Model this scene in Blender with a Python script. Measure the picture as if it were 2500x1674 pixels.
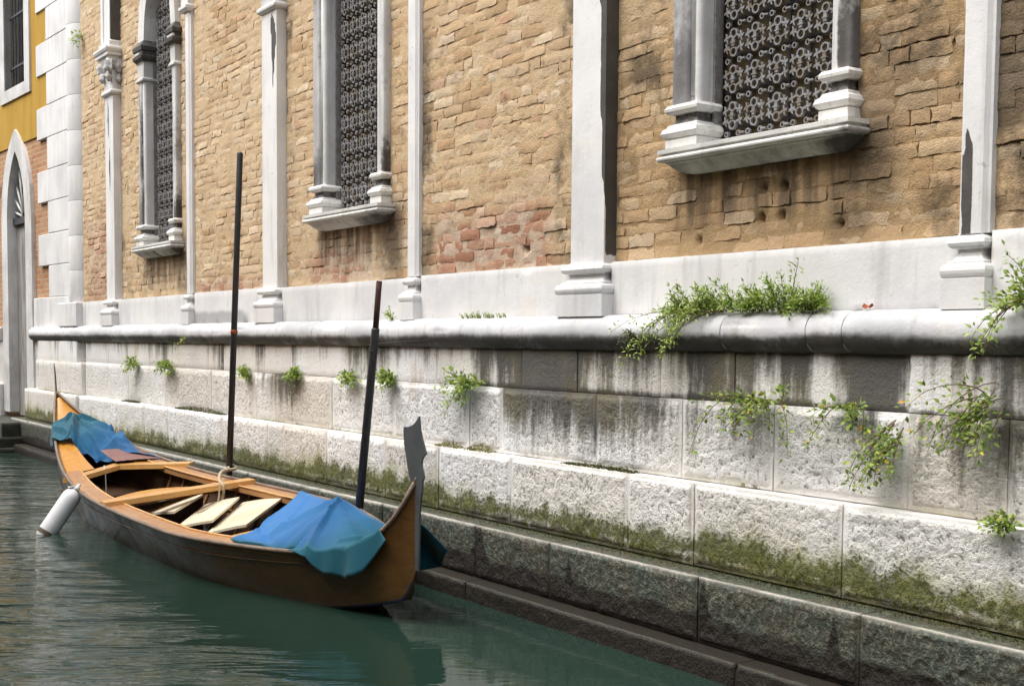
import bpy, math, random
import numpy as np
from mathutils import Matrix, Vector

# ------------------------------------------------------------------ clear, camera, sky, sun, exposure
for o in list(bpy.data.objects): bpy.data.objects.remove(o)
sc = bpy.context.scene
C = sc.collection
random.seed(7); RNG = np.random.default_rng(7)

CAM = np.array([0.0, -4.85, 1.7])
YAW, PIT, ROL = math.radians(55.56970), math.radians(3.43), math.radians(0.45)
fw = np.array([-math.sin(YAW)*math.cos(PIT), math.cos(YAW)*math.cos(PIT), -math.sin(PIT)])
rt = np.array([math.cos(YAW), math.sin(YAW), 0.0]); up = np.cross(rt, fw)
c_, s_ = math.cos(ROL), math.sin(ROL)
rt, up = c_*rt + s_*up, -s_*rt + c_*up
cd = bpy.data.cameras.new('camera'); co = bpy.data.objects.new('camera', cd); C.objects.link(co)
cd.sensor_width = 36.0; cd.lens = 3050/2500*36; cd.shift_y = (1016.25-837)/2500
cd.clip_start = 0.05; cd.clip_end = 400
co.matrix_world = Matrix(((rt[0], up[0], -fw[0], CAM[0]), (rt[1], up[1], -fw[1], CAM[1]), (rt[2], up[2], -fw[2], CAM[2]), (0, 0, 0, 1)))
sc.camera = co

SUN_EL, SUN_AZ = math.radians(60), math.radians(200)      # azimuth: clockwise from +Y
world = bpy.data.worlds.new('World'); sc.world = world; world.use_nodes = True
wn = world.node_tree.nodes; wl = world.node_tree.links; wn.clear()
sky = wn.new('ShaderNodeTexSky'); sky.sky_type = 'NISHITA'; sky.sun_disc = False
sky.sun_elevation = SUN_EL; sky.sun_rotation = SUN_AZ; sky.air_density = 1.0; sky.dust_density = 4.0; sky.ozone_density = 1.0
hs = wn.new('ShaderNodeHueSaturation'); hs.inputs['Saturation'].default_value = 0.32
bg = wn.new('ShaderNodeBackground'); bg.inputs['Strength'].default_value = 0.15
wo = wn.new('ShaderNodeOutputWorld')
wl.new(sky.outputs[0], hs.inputs['Color']); wl.new(hs.outputs[0], bg.inputs['Color']); wl.new(bg.outputs[0], wo.inputs['Surface'])
sd = bpy.data.lights.new('sun', 'SUN'); sd.energy = 1.2; sd.angle = math.radians(65); sd.color = (1.0, 0.965, 0.91)
so = bpy.data.objects.new('sun', sd); C.objects.link(so); so.location = (-5, -12, 18)
sdir = Vector((math.sin(SUN_AZ)*math.cos(SUN_EL), math.cos(SUN_AZ)*math.cos(SUN_EL), math.sin(SUN_EL)))
so.rotation_euler = (-sdir).to_track_quat('-Z', 'Y').to_euler()
vs = sc.view_settings; vs.view_transform = 'Standard'; vs.look = 'None'; vs.exposure = 1.15; vs.gamma = 1.0
sc.render.engine = 'CYCLES'
sc.cycles.max_bounces = 7; sc.cycles.diffuse_bounces = 4; sc.cycles.glossy_bounces = 3; sc.cycles.transmission_bounces = 2; sc.cycles.caustics_reflective = False; sc.cycles.caustics_refractive = False

# ------------------------------------------------------------------ numpy noise
def _h(ix, iy, iz, s):
    n = (ix*374761393 + iy*668265263 + iz*2147483647 + s*144665) & 0xFFFFFFFF
    n = ((n ^ (n >> 13))*1274126177) & 0xFFFFFFFF
    n = ((n ^ (n >> 15))*2246822519) & 0xFFFFFFFF
    return ((n ^ (n >> 16)) & 0xFFFF)/65535.0
def vn(x, y, z, s=0):
    x, y, z = np.broadcast_arrays(np.asarray(x, float), np.asarray(y, float), np.asarray(z, float))
    ix, iy, iz = np.floor(x).astype(np.int64), np.floor(y).astype(np.int64), np.floor(z).astype(np.int64)
    fx, fy, fz = x-ix, y-iy, z-iz
    fx, fy, fz = fx*fx*(3-2*fx), fy*fy*(3-2*fy), fz*fz*(3-2*fz)
    r = 0
    for a in (0, 1):
        for b in (0, 1):
            for c in (0, 1):
                w = (fx if a else 1-fx)*(fy if b else 1-fy)*(fz if c else 1-fz)
                r = r + w*_h(ix+a, iy+b, iz+c, s)
    return r
def fbm(x, y, z, s=0, o=4):
    t, a, r = 0.0, 0.5, 0
    for k in range(o):
        r = r + a*vn(x*2**k, y*2**k, z*2**k, s+k*17); t += a; a *= .5
    return r/t
def ss(a, b, x):
    t = np.clip((x-a)/(b-a), 0, 1); return t*t*(3-2*t)

# ------------------------------------------------------------------ mesh helpers
class MB:
    def __init__(s): s.v = []; s.f = []
    def add(s, vs, fs):
        n = len(s.v); s.v += [tuple(map(float, p)) for p in vs]; s.f += [tuple(i+n for i in q) for q in fs]
        return s
    def box(s, x0, x1, y0, y1, z0, z1):
        return s.add([(x0,y0,z0),(x1,y0,z0),(x1,y1,z0),(x0,y1,z0),(x0,y0,z1),(x1,y0,z1),(x1,y1,z1),(x0,y1,z1)],
                     [(0,3,2,1),(4,5,6,7),(0,1,5,4),(1,2,6,5),(2,3,7,6),(3,0,4,7)])
    def cbox(s, x0, x1, y0, y1, z0, z1, b):                     # bevelled in z silhouette: stacked rectangles
        return s.loft([(x0+b,x1-b,y0+b,y1,z0),(x0,x1,y0,y1,z0+b),(x0,x1,y0,y1,z1-b),(x0+b,x1-b,y0+b,y1,z1)])
    def loft(s, st):                                             # stacked rectangles (x0,x1,y0,y1,z)
        vs = []; fs = []
        for (x0,x1,y0,y1,z) in st: vs += [(x0,y0,z),(x1,y0,z),(x1,y1,z),(x0,y1,z)]
        for k in range(len(st)-1):
            for j in range(4):
                a, b = 4*k+j, 4*k+(j+1) % 4
                fs.append((a, b, b+4, a+4))
        fs.append((3,2,1,0)); n = 4*(len(st)-1); fs.append((n,n+1,n+2,n+3))
        return s.add(vs, fs)
    def tube(s, pts, rad, n=8, caps=True):
        pts = [Vector(p) for p in pts]; m = len(pts)
        if not hasattr(rad, '__len__'): rad = [rad]*m
        vs = []; fs = []; prev = None
        for k, p in enumerate(pts):
            d = (pts[min(k+1, m-1)]-pts[max(k-1, 0)])
            d = d.normalized() if d.length > 1e-9 else Vector((0,0,1))
            if prev is None:
                a = d.orthogonal().normalized()
            else:
                a = (prev-d*prev.dot(d)); a = a.normalized() if a.length > 1e-6 else d.orthogonal().normalized()
            prev = a; b = d.cross(a)
            for j in range(n):
                t = 2*math.pi*j/n; vs.append(p+(a*math.cos(t)+b*math.sin(t))*rad[k])
        for k in range(m-1):
            for j in range(n):
                fs.append((k*n+j, k*n+(j+1) % n, (k+1)*n+(j+1) % n, (k+1)*n+j))
        if caps: fs.append(tuple(range(n))[::-1]); fs.append(tuple(range((m-1)*n, m*n)))
        return s.add(vs, fs)
    def prism(s, poly, axis, a, b):                              # polygon extruded along an axis
        n = len(poly); vs = []
        for w in (a, b):
            for (p, q) in poly:
                vs.append({'x': (w,p,q), 'y': (p,w,q), 'z': (p,q,w)}[axis])
        fs = [(i, (i+1) % n, n+(i+1) % n, n+i) for i in range(n)]
        fs += [tuple(range(n))[::-1], tuple(range(n, 2*n))]
        return s.add(vs, fs)
    def grid(s, P):                                              # P: (n,m,3)
        n, m = P.shape[:2]
        fs = [(i*m+j, (i+1)*m+j, (i+1)*m+j+1, i*m+j+1) for i in range(n-1) for j in range(m-1)]
        return s.add(P.reshape(-1, 3), fs)

WORLDP = set()
def link(name, me, mat, parent=None, smooth=False):
    o = bpy.data.objects.new(name, me); C.objects.link(o)
    if mat is not None and not me.materials: me.materials.append(mat)
    if smooth: me.polygons.foreach_set('use_smooth', [True]*len(me.polygons))
    if parent is not None:
        o.parent = parent
        if parent.name in WORLDP: o.matrix_parent_inverse = Matrix.Translation(-parent.location)   # children keep world coordinates
    return o
def obj(name, mb, mat, parent=None, smooth=False, attrs=None):
    me = bpy.data.meshes.new(name); me.from_pydata(mb.v, [], mb.f)
    if attrs:
        for k, a in attrs.items():
            t = me.attributes.new(k, 'FLOAT', 'POINT'); t.data.foreach_set('value', np.asarray(a, np.float32))
    me.update()
    return link(name, me, mat, parent, smooth)
def empty(name, loc=(0,0,0), rot=(0,0,0), worldp=True):
    o = bpy.data.objects.new(name, None); C.objects.link(o)
    o.location = loc; o.rotation_euler = rot
    if worldp: WORLDP.add(o.name)
    o.empty_display_size = .2
    return o
def tag(o, label, cat, group=None):
    o['label'] = label; o['category'] = cat
    if group: o['group'] = group
    return o
def struct(o, kind='structure'): o['kind'] = kind; return o

# ------------------------------------------------------------------ material helpers
class NT:
    def __init__(s, name):
        s.m = bpy.data.materials.new(name); s.m.use_nodes = True; s.t = s.m.node_tree; s.n = s.t.nodes; s.n.clear()
        s.out = s.n.new('ShaderNodeOutputMaterial'); s.b = s.n.new('ShaderNodeBsdfPrincipled')
        s.t.links.new(s.b.outputs[0], s.out.inputs['Surface']); s._pos = None
    def put(s, sock, v):
        if isinstance(v, bpy.types.NodeSocket): s.t.links.new(v, sock)
        elif isinstance(v, tuple) and len(v) == 3 and sock.type == 'RGBA': sock.default_value = (*v, 1)
        else: sock.default_value = v
    def pos(s):
        if s._pos is None: s._pos = s.n.new('ShaderNodeNewGeometry')
        return s._pos.outputs['Position']
    def island(s): s.pos(); return s._pos.outputs['Random Per Island']
    def nrm(s): s.pos(); return s._pos.outputs['Normal']
    def objrand(s): return s.n.new('ShaderNodeObjectInfo').outputs['Random']
    def objco(s): return s.n.new('ShaderNodeTexCoord').outputs['Object']
    def xyz(s, v=None):
        n = s.n.new('ShaderNodeSeparateXYZ'); s.put(n.inputs[0], v if v is not None else s.pos()); return n.outputs
    def map(s, v, sc_=(1,1,1), loc=(0,0,0)):
        n = s.n.new('ShaderNodeMapping'); s.put(n.inputs[0], v); n.inputs['Scale'].default_value = sc_; n.inputs['Location'].default_value = loc
        return n.outputs[0]
    def noise(s, scale, detail=4, rough=.55, v=None, dist=0, out=0):
        n = s.n.new('ShaderNodeTexNoise'); s.put(n.inputs['Vector'], v if v is not None else s.pos())
        n.inputs['Scale'].default_value = scale; n.inputs['Detail'].default_value = detail; n.inputs['Roughness'].default_value = rough
        n.inputs['Distortion'].default_value = dist
        return n.outputs[out]
    def vor(s, scale, v=None, feat='F1', out='Distance'):
        n = s.n.new('ShaderNodeTexVoronoi'); n.feature = feat; s.put(n.inputs['Vector'], v if v is not None else s.pos()); n.inputs['Scale'].default_value = scale
        return n.outputs[out]
    def math(s, op, a, b=0.0, c=0.0, clamp=False):
        n = s.n.new('ShaderNodeMath'); n.operation = op; n.use_clamp = clamp
        s.put(n.inputs[0], a); s.put(n.inputs[1], b); s.put(n.inputs[2], c); return n.outputs[0]
    def mul(s, a, b): return s.math('MULTIPLY', a, b)
    def add(s, a, b): return s.math('ADD', a, b)
    def rng(s, v, a, b, lo=0.0, hi=1.0, smooth=True):
        n = s.n.new('ShaderNodeMapRange'); n.interpolation_type = 'SMOOTHSTEP' if smooth else 'LINEAR'
        s.put(n.inputs['Value'], v); n.inputs['From Min'].default_value = a; n.inputs['From Max'].default_value = b
        n.inputs['To Min'].default_value = lo; n.inputs['To Max'].default_value = hi; return n.outputs[0]
    def mix(s, f, a, b, mode='MIX'):
        n = s.n.new('ShaderNodeMix'); n.data_type = 'RGBA'; n.blend_type = mode; n.clamp_factor = True
        s.put(n.inputs[0], f); s.put(n.inputs[6], a); s.put(n.inputs[7], b); return n.outputs[2]
    def ramp(s, f, stops):
        n = s.n.new('ShaderNodeValToRGB'); e = n.color_ramp.elements
        while len(e) < len(stops): e.new(.5)
        for k, (p, c) in enumerate(stops): e[k].position = p; e[k].color = (*c, 1)
        s.put(n.inputs[0], f); return n.outputs[0]
    def attr(s, name):
        n = s.n.new('ShaderNodeAttribute'); n.attribute_name = name; return n.outputs['Fac']
    def white(s, v):
        n = s.n.new('ShaderNodeTexWhiteNoise'); n.noise_dimensions = '1D'; s.put(n.inputs['W'], v); return n.outputs['Value']
    def bump(s, h, strength=.5, dist=.01, nin=None):
        n = s.n.new('ShaderNodeBump'); n.inputs['Strength'].default_value = strength; n.inputs['Distance'].default_value = dist
        s.put(n.inputs['Height'], h)
        if nin is not None: s.put(n.inputs['Normal'], nin)
        return n.outputs[0]
    def done(s, col, rough=.8, nrm=None, spec=.3, metal=0.0, **kw):
        s.put(s.b.inputs['Base Color'], col); s.put(s.b.inputs['Roughness'], rough); s.put(s.b.inputs['Specular IOR Level'], spec)
        s.put(s.b.inputs['Metallic'], metal)
        if nrm is not None: s.put(s.b.inputs['Normal'], nrm)
        for k, v in kw.items(): s.put(s.b.inputs[k.replace('_', ' ')], v)
        return s.m
    def box(s, x0, x1, z0, z1, sx=.15, sz=.15, wob=.25, wsc=2.2):   # soft noisy rectangle in world x,z
        if not hasattr(s, '_w'): s._w = {}; s._o = s.xyz()
        if (wob, wsc) not in s._w:
            if wsc not in s._w: s._w[wsc] = s.add(s.noise(wsc, 3), -.5)
            n1 = s.mul(s._w[wsc], wob*2); s._w[(wob, wsc)] = (s.add(s._o[0], n1), s.add(s._o[2], n1))
        X, Z = s._w[(wob, wsc)]
        return s.mul(s.mul(s.rng(X, x0-sx, x0+sx), s.rng(X, x1-sx, x1+sx, 1, 0)), s.mul(s.rng(Z, z0-sz, z0+sz), s.rng(Z, z1-sz, z1+sz, 1, 0)))

SILL_OFF = (0.0, -4.73, -9.54)
def brick_colour(n, rnd, mortar=False):
    """shared colouring of bricks and the mortar smeared over them"""
    big = n.noise(.9, 4); mid = n.noise(6, 5, .65); fine = n.noise(38, 4, .7)
    if mortar:
        col = n.ramp(mid, [(.25, (.43, .30, .17)), (.5, (.545, .405, .24)), (.75, (.62, .49, .32))])
    else:
        col = n.ramp(n.white(rnd), [(0, (.40, .235, .12)), (.12, (.48, .31, .17)), (.34, (.545, .385, .225)), (.60, (.585, .43, .265)), (.80, (.63, .49, .325)), (.93, (.69, .58, .43)), (1, (.46, .24, .14))])
        col = n.mix(n.mul(n.rng(fine, .5, .75), .45), col, (.60, .49, .33))
        col = n.mix(n.mul(n.rng(mid, .52, .7), .45), col, (.46, .32, .165))
    col = n.mix(n.mul(n.rng(big, .35, .7), .35), col, (.62, .44, .24))
    col = n.mix(n.mul(n.rng(fine, .3, .42, 1, 0), .45), col, (.24, .145, .07))
    # ochre render washed over the right-hand bay
    och = n.box(-6.2, -3.3, 2.0, 3.6, .6, .4, .3, 1.3)
    col = n.mix(n.mul(och, .75 if mortar else .42), col, (.30, .185, .07) if mortar else (.37, .23, .10))
    # raw red brick where the face has fallen off
    red = None
    for b in ((-8.15, -6.6, 2.05, 2.62, .12, .16), (-13.0, -11.3, 2.0, 2.33, .1, .05), (-10.4, -9.3, 2.0, 2.5, .15, .1), (-17.2, -16.3, 2.1, 3.2, .1, .2)):
        m = n.box(*b[:4], sx=b[4], sz=b[5], wob=.22); red = m if red is None else n.math('MAXIMUM', red, m)
    rc = n.ramp(n.add(n.mul(mid, .55), n.mul(n.white(rnd), .45)), [(.2, (.27, .115, .07)), (.45, (.40, .20, .13)), (.65, (.47, .29, .195)), (.9, (.62, .49, .40))])
    if mortar: rc = n.ramp(mid, [(.3, (.42, .29, .2)), (.7, (.6, .5, .4))])
    col = n.mix(.14, col, (.47, .385, .285))
    col = n.mix(n.mul(red, .9), col, rc)
    # white salts below the middle window
    ef = n.mul(n.box(-10.0, -8.9, 2.1, 2.6, .2, .1, .3), n.rng(n.noise(7, 4), .45, .62)); col = n.mix(n.mul(ef, .55), col, (.66, .57, .45))
    far = n.mul(n.rng(n._o[0], -8.5, -11.5), n.rng(n.noise(1.1, 4), .35, .6)); col = n.mix(n.mul(far, .40), col, (.66, .52, .35))
    # soot and run-off
    st = n.noise(1.0, 5, .6, n.map(n.pos(), (9, 1, .8))); bl = n.noise(2.6, 5, .65)
    g = None
    for so_ in SILL_OFF:
        a = n.mul(n.box(-5.5+so_, -4.05+so_, 2.36, 2.80, .12, .12, .1), n.rng(st, .34, .62))
        e = n.mul(n.box(-4.35+so_, -3.95+so_, 2.25, 2.85, .1, .15, .1), n.rng(bl, .3, .55))
        a = n.math('MAXIMUM', a, e); g = a if g is None else n.math('MAXIMUM', g, a)
    for b, lo in (((-4.3, -3.45, 2.85, 4.5, .2, .3), .36), ((-5.95, -5.45, 2.75, 4.2, .1, .3), .45), ((-3.45, -.5, 2.1, 6, .1, .3), .33), ((-3.9, -3.4, 2.1, 2.6, .15, .2), .5),
                  ((-8.35, -8.15, 2.2, 4.0, .05, .3), .4), ((-6.55, -6.3, 2.1, 4.6, .06, .3), .42), ((-16.3, -13.2, 2.2, 3.0, .3, .3), .5), ((-10.95, -10.75, 3.0, 5.0, .05, .3), .45),
                  ((-12.9, -11.7, 4.4, 5.2, .3, .2), .58)):
        a = n.mul(n.box(*b[:4], sx=b[4], sz=b[5], wob=.12), n.rng(bl, lo, lo+.2)); g = n.math('MAXIMUM', g, a)
    g = n.math('MAXIMUM', g, n.mul(n.mul(n.rng(n.noise(3.3, 6, .7), .56, .68), n.rng(st, .4, .6)), .7))
    col = n.mix(n.mul(g, .82), col, n.mix(mid, (.055, .042, .03), (.12, .095, .065)))
    return col, mid, fine
def m_brick():
    n = NT('brick'); r = n.math('ADD', n.mul(n.objrand(), 91.7), n.mul(n.island(), 53.3))
    col, mid, fine = brick_colour(n, r)
    h = n.add(n.mul(n.noise(26, 6, .75), 1), n.mul(n.noise(110, 3, .6), .5))
    return n.done(col, .9, n.bump(h, .9, .013), .15)
def m_mortar():
    n = NT('lime_mortar'); col, mid, fine = brick_colour(n, n.noise(9, 2), True)
    h = n.add(n.noise(22, 7, .75), n.mul(n.noise(90, 3, .6), .4))
    return n.done(col, .95, n.bump(h, .9, .014), .1)
def m_upper_wall(name='upper_brickwork', c1=(.43, .29, .145), c2=(.5, .37, .22), c3=(.44, .33, .19), c4=(.3, .2, .11)):
    n = NT(name); v = n.map(n.pos(), (1, 1, 1)); o = n.xyz(); cx = n.n.new('ShaderNodeCombineXYZ'); n.put(cx.inputs[0], o[0]); n.put(cx.inputs[1], o[2])
    bt = n.n.new('ShaderNodeTexBrick'); n.put(bt.inputs['Vector'], cx.outputs[0]); bt.inputs['Scale'].default_value = 1
    bt.inputs['Brick Width'].default_value = .25; bt.inputs['Row Height'].default_value = .076; bt.inputs['Mortar Size'].default_value = .008
    n.put(bt.inputs['Color1'], c1); n.put(bt.inputs['Color2'], c2); n.put(bt.inputs['Mortar'], c3)
    col = n.mix(n.mul(n.rng(n.noise(2, 5), .4, .7), .4), bt.outputs['Color'], c4)
    return n.done(col, .9, n.bump(n.add(n.noise(25, 5, .7), n.mul(bt.outputs['Fac'], -.6)), .8, .012), .15)
def m_white(name, a=(.74, .735, .72), b=(.60, .60, .605), bumpd=.004, speck=.35, stain=.5, soft=(.42, .56)):
    n = NT(name); big = n.noise(1.4, 5, .6); fine = n.noise(60, 4, .7); v = n.noise(4, 5, .7)
    st = n.noise(1, 5, .65, n.map(n.pos(), (11, 11, 1.1)))
    col = n.mix(n.rng(big, .35, .7), a, b)
    col = n.mix(n.mul(n.rng(v, .5, .75), .35), col, (.72, .66, .54))
    col = n.mix(n.mul(n.rng(st, .50, .72), stain*.75), col, (.36, .355, .34))
    pits = n.mul(n.rng(n.noise(26, 3, .5), .66, .72), n.rng(n.noise(3, 3), .48, .62))
    col = n.mix(n.mul(pits, speck), col, (.16, .14, .11))
    crack = n.mul(n.rng(n.vor(3.2, n.map(n.noise(2.5, 3, .6, out=1), (1, 1, 1)), 'DISTANCE_TO_EDGE'), 0, .004, 1, 0), n.rng(n.noise(2.2, 2), .56, .62))
    col = n.mix(n.mul(crack, .35), col, (.2, .18, .15))
    d = n.attr('dirt'); dn = n.noise(22, 5, .7)  # grime mask; also carries shade painted on string course, sills and far shaft
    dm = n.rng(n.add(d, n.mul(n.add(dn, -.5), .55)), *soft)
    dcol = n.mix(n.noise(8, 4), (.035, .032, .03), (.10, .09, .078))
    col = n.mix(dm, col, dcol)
    g = n.attr('grey'); col = n.mix(n.mul(n.rng(n.add(g, n.mul(n.add(v, -.5), .8)), .25, .9), .72), col, (.26, .26, .265))
    h = n.add(n.noise(14, 6, .7), n.mul(fine, .5))
    return n.done(col, .62, n.bump(h, .6, bumpd), .35)
def m_rough():
    """bush-hammered quay blocks; dirt, moss and algae masks are per vertex"""
    n = NT('hammered_stone'); o = n.xyz()
    f1 = n.noise(34, 5, .65); f2 = n.noise(75, 4, .7); big = n.noise(1.6, 4); mid = n.noise(7, 5, .65)
    tone = n.attr('tone')
    col = n.mix(n.rng(big, .35, .65), (.86, .86, .855), (.77, .755, .72))
    col = n.mix(tone, col, (.64, .57, .47))
    rusty = n.mul(n.rng(n.noise(1, 4, .6, n.map(n.pos(), (5, 5, .9))), .58, .72), .5); col = n.mix(rusty, col, (.50, .38, .26))
    pit = n.mul(n.rng(n.add(f1, n.mul(n.add(f2, -.5), .5)), .33, .45, 1, 0), n.attr('ham')); col = n.mix(n.mul(pit, .8), col, (.16, .14, .115))
    d = n.attr('dirt'); st = n.noise(1, 6, .7, n.map(n.pos(), (13, 13, 1.0)))
    dm = n.rng(n.add(n.add(d, n.mul(n.add(st, -.5), 1.1)), n.mul(n.add(f1, -.5), .45)), .20, .72)
    dc = n.mix(n.rng(n.noise(3, 4), .4, .65), (.036, .032, .026), (.085, .070, .024))
    col = n.mix(n.mul(dm, .9), col, dc)
    al = n.attr('algae')
    ac = n.mix(n.rng(mid, .42, .6), (.052, .046, .030), (.034, .048, .033))
    ac = n.mix(n.mul(n.rng(n.add(f1, n.mul(n.add(f2, -.5), .6)), .49, .64), .7), ac, (.185, .195, .14))
    ac = n.mix(n.mul(n.rng(f2, .34, .46, 1, 0), .6), ac, (.03, .028, .02))
    col = n.mix(al, col, ac)
    bk = n.attr('black'); col = n.mix(n.rng(n.add(bk, n.mul(n.add(f1, -.5), 1.1)), .3, .75), col, n.mix(f1, (.010, .008, .006), (.034, .027, .019)))
    wa = n.attr('wash'); col = n.mix(n.mul(n.rng(n.add(wa, n.mul(n.add(mid, -.5), 1.1)), .15, .95), .75), col, n.mix(f1, (.20, .20, .055), (.46, .44, .20)))
    mo = n.attr('moss'); mm = n.rng(n.add(n.add(mo, n.mul(n.add(f1, -.5), 2.0)), n.mul(n.add(f2, -.5), .9)), .30, .82)
    mc = n.ramp(n.add(n.mul(f2, .6), n.mul(mid, .4)), [(.3, (.022, .027, .004)), (.5, (.080, .092, .010)), (.7, (.19, .19, .032))])
    col = n.mix(n.mul(mm, .93), col, mc)
    ed = n.attr('edge'); col = n.mix(n.mul(n.rng(n.add(ed, n.mul(n.add(mid, -.5), .7)), .35, .7), .8), col, (.55, .50, .40))
    h = n.add(n.mul(f1, n.add(n.mul(n.attr('ham'), 1.0), .12)), n.mul(f2, .35))
    return n.done(col, n.rng(n.add(al, bk), 0, 1, .85, .5), n.bump(h, 1.0, .021), .3)
def simple(name, col, rough=.6, var=.25, scale=8, bumpd=.003, spec=.35, metal=0.0, stretch=(1,1,1), col2=None, obj_co=True, bscale=40, bstr=.4, **kw):
    n = NT(name); v = n.map(n.objco() if obj_co else n.pos(), stretch)
    a = n.noise(scale, 5, .6, v); c2 = col2 if col2 else tuple(x*(1-var) for x in col)
    c = n.mix(n.rng(a, .35, .68), col, c2)
    return n.done(c, rough, n.bump(n.noise(bscale, 4, .6, v), bstr, bumpd), spec, metal, **kw)
def m_wood(name, c1, c2, c3, rough=.28, coat=.25, grain=(1.2, 26, 26), spec=.4, ends=False):
    n = NT(name); v = n.map(n.objco(), grain); a = n.noise(1.3, 6, .65, v, .6); b = n.noise(1.2, 4); w = n.noise(5, 4, .65)
    col = n.mix(n.rng(a, .3, .7), c1, c2); col = n.mix(n.mul(n.rng(b, .45, .7), .5), col, c3)
    col = n.mix(n.mul(n.rng(w, .56, .7), .3), col, tuple(x*.45 for x in c1))
    scr = n.rng(n.noise(2, 4, .7, n.map(n.objco(), (2, 30, 30))), .66, .70); col = n.mix(n.mul(scr, .35), col, tuple(min(1, x*1.9+.05) for x in c3))
    if ends: ex = n.math('ABSOLUTE', n.xyz(n.objco())[0]); col = n.mix(n.mul(n.rng(n.add(ex, n.mul(n.add(b, -.5), .9)), 2.9, 4.1), .25), col, n.mix(n.rng(a, .3, .7), (.13, .060, .008), (.19, .088, .012)))
    return n.done(col, n.rng(w, .3, .7, rough, rough+.25), n.bump(a, .25, .004), spec, Coat_Weight=coat, Coat_Roughness=.15)
def m_leaf(name, stops):
    n = NT(name); r = n.white(n.mul(n.island(), 77.0)); col = n.ramp(r, stops)
    tr = n.n.new('ShaderNodeBsdfTranslucent'); n.put(tr.inputs[0], n.mix(.5, col, (.18, .28, .03)))
    m = n.done(col, .5, None, .3); mx = n.n.new('ShaderNodeMixShader'); mx.inputs[0].default_value = .3
    n.t.links.new(n.b.outputs[0], mx.inputs[1]); n.t.links.new(tr.outputs[0], mx.inputs[2]); n.t.links.new(mx.outputs[0], n.out.inputs['Surface'])
    return m
def m_cloth(name):
    n = NT(name); o = n.xyz(n.objco()); v = n.noise(2.2, 4); w = n.noise(260, 2, .5)
    col = n.mix(n.rng(v, .35, .65), (.004, .075, .20), (.004, .10, .235))
    col = n.mix(n.attr('fade'), col, (.020, .140, .37))  # paler blue where the top catches the light, painted in
    col = n.mix(n.attr('wet'), col, (.003, .085, .115))  # darker teal towards the hull ends and hanging edges
    return n.done(col, .72, n.bump(n.add(n.mul(w, .25), n.noise(16, 4, .6)), .25, .006), .25, Sheen_Weight=.15)
def m_water():
    n = NT('canal_water'); p = n.pos(); o = n.xyz()
    # wavelets stretched across the view, calmer by the quay and under the boat's lee
    q = n.n.new('ShaderNodeVectorRotate'); q.rotation_type = 'Z_AXIS'; n.put(q.inputs['Vector'], p); q.inputs['Angle'].default_value = -YAW
    a = n.noise(1.0, 3, .5, n.map(q.outputs[0], (.8, 2.9, 1)), .8)
    b = n.noise(1.0, 3, .55, n.map(q.outputs[0], (3.2, 12, 1)), .6)
    d = n.noise(.55, 2, .5, p)
    calm = n.mul(n.math('MAXIMUM', n.rng(n.add(o[1], n.mul(n.add(d, -.5), 1.2)), -1.75, -2.6, .10, 1.0), n.rng(o[0], -9.5, -13, .10, .8)), n.rng(d, .3, .65, .6, 1))
    h = n.mul(n.add(n.mul(a, 1.0), n.mul(b, .16)), calm)
    col = n.mix(n.noise(.8, 3), (.012, .029, .021), (.017, .036, .027))
    return n.done(col, .045, n.bump(h, .75, .10), .5, IOR=1.33)
M = {}
M['brick'] = m_brick(); M['mortar'] = m_mortar(); M['upper'] = m_upper_wall(); M['old_brick'] = m_upper_wall('old_red_brick', (.42, .20, .10), (.48, .29, .17), (.50, .40, .27), (.24, .12, .07))
M['white'] = m_white('istrian_stone'); M['grey_stone'] = m_white('weathered_jamb_stone', (.68, .675, .66), (.46, .455, .44), .006, .7, 1.0, (.30, .62))
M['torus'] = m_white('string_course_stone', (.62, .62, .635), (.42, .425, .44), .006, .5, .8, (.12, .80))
M['sill'] = m_white('stained_sill_stone', (.76, .75, .72), (.62, .615, .59), .005, .5, .9, (.15, .75)); M['rough'] = m_rough()
M['water'] = m_water()
M['iron'] = simple('grille_iron', (.25, .255, .27), .6, .0, 22, .004, .35, .1, col2=(.17, .14, .105), obj_co=False)
M['dark_iron'] = simple('dark_iron', (.05, .05, .055), .5, .4, 12, .003)
M['pane'] = simple('grimy_window_pane', (.13, .10, .05), .55, .0, 3, .002, .3, col2=(.08, .064, .036), obj_co=False)
M['dark_glass'] = simple('dark_glass', (.018, .018, .02), .18, .2, 3, .001, .5)
M['yellow'] = simple('yellow_plaster', (.46, .29, .055), .85, .0, 1.2, .006, .15, col2=(.40, .23, .038), obj_co=False, stretch=(3, 3, .5), bscale=20)
M['door'] = simple('weathered_door_paint', (.34, .33, .32), .7, .0, 2.5, .004, .3, col2=(.18, .155, .13), obj_co=False, stretch=(6, 6, .8))
M['steel'] = simple('ferro_steel', (.135, .15, .16), .42, .0, 6, .001, .45, .55, col2=(.10, .112, .12), bscale=90, bstr=.12)
M['pole'] = simple('black_painted_pole', (.012, .012, .014), .42, .0, 7, .004, .4, col2=(.028, .026, .026), stretch=(6, 6, 1))
M['rust'] = simple('rusty_pipe', (.085, .04, .028), .8, .0, 14, .004, .2, col2=(.045, .024, .02))
M['rubber'] = simple('white_fender_vinyl', (.74, .75, .77), .45, .0, 3, .002, .4, col2=(.60, .61, .61))
M['fender_dirt'] = simple('fender_waterline_dirt', (.12, .09, .06), .7, .4, 9, .002)
M['rope'] = simple('hemp_rope', (.50, .42, .30), .9, .35, 30, .003, .1, bscale=120, bstr=.8)
M['string'] = simple('white_cord', (.62, .60, .56), .9, .2, 30, .002, .1)
M['hull'] = m_wood('dark_varnished_hull', (.034, .017, .006), (.062, .030, .008), (.095, .045, .009), .30, .35, (1.0, 22, 22), ends=True)
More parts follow.
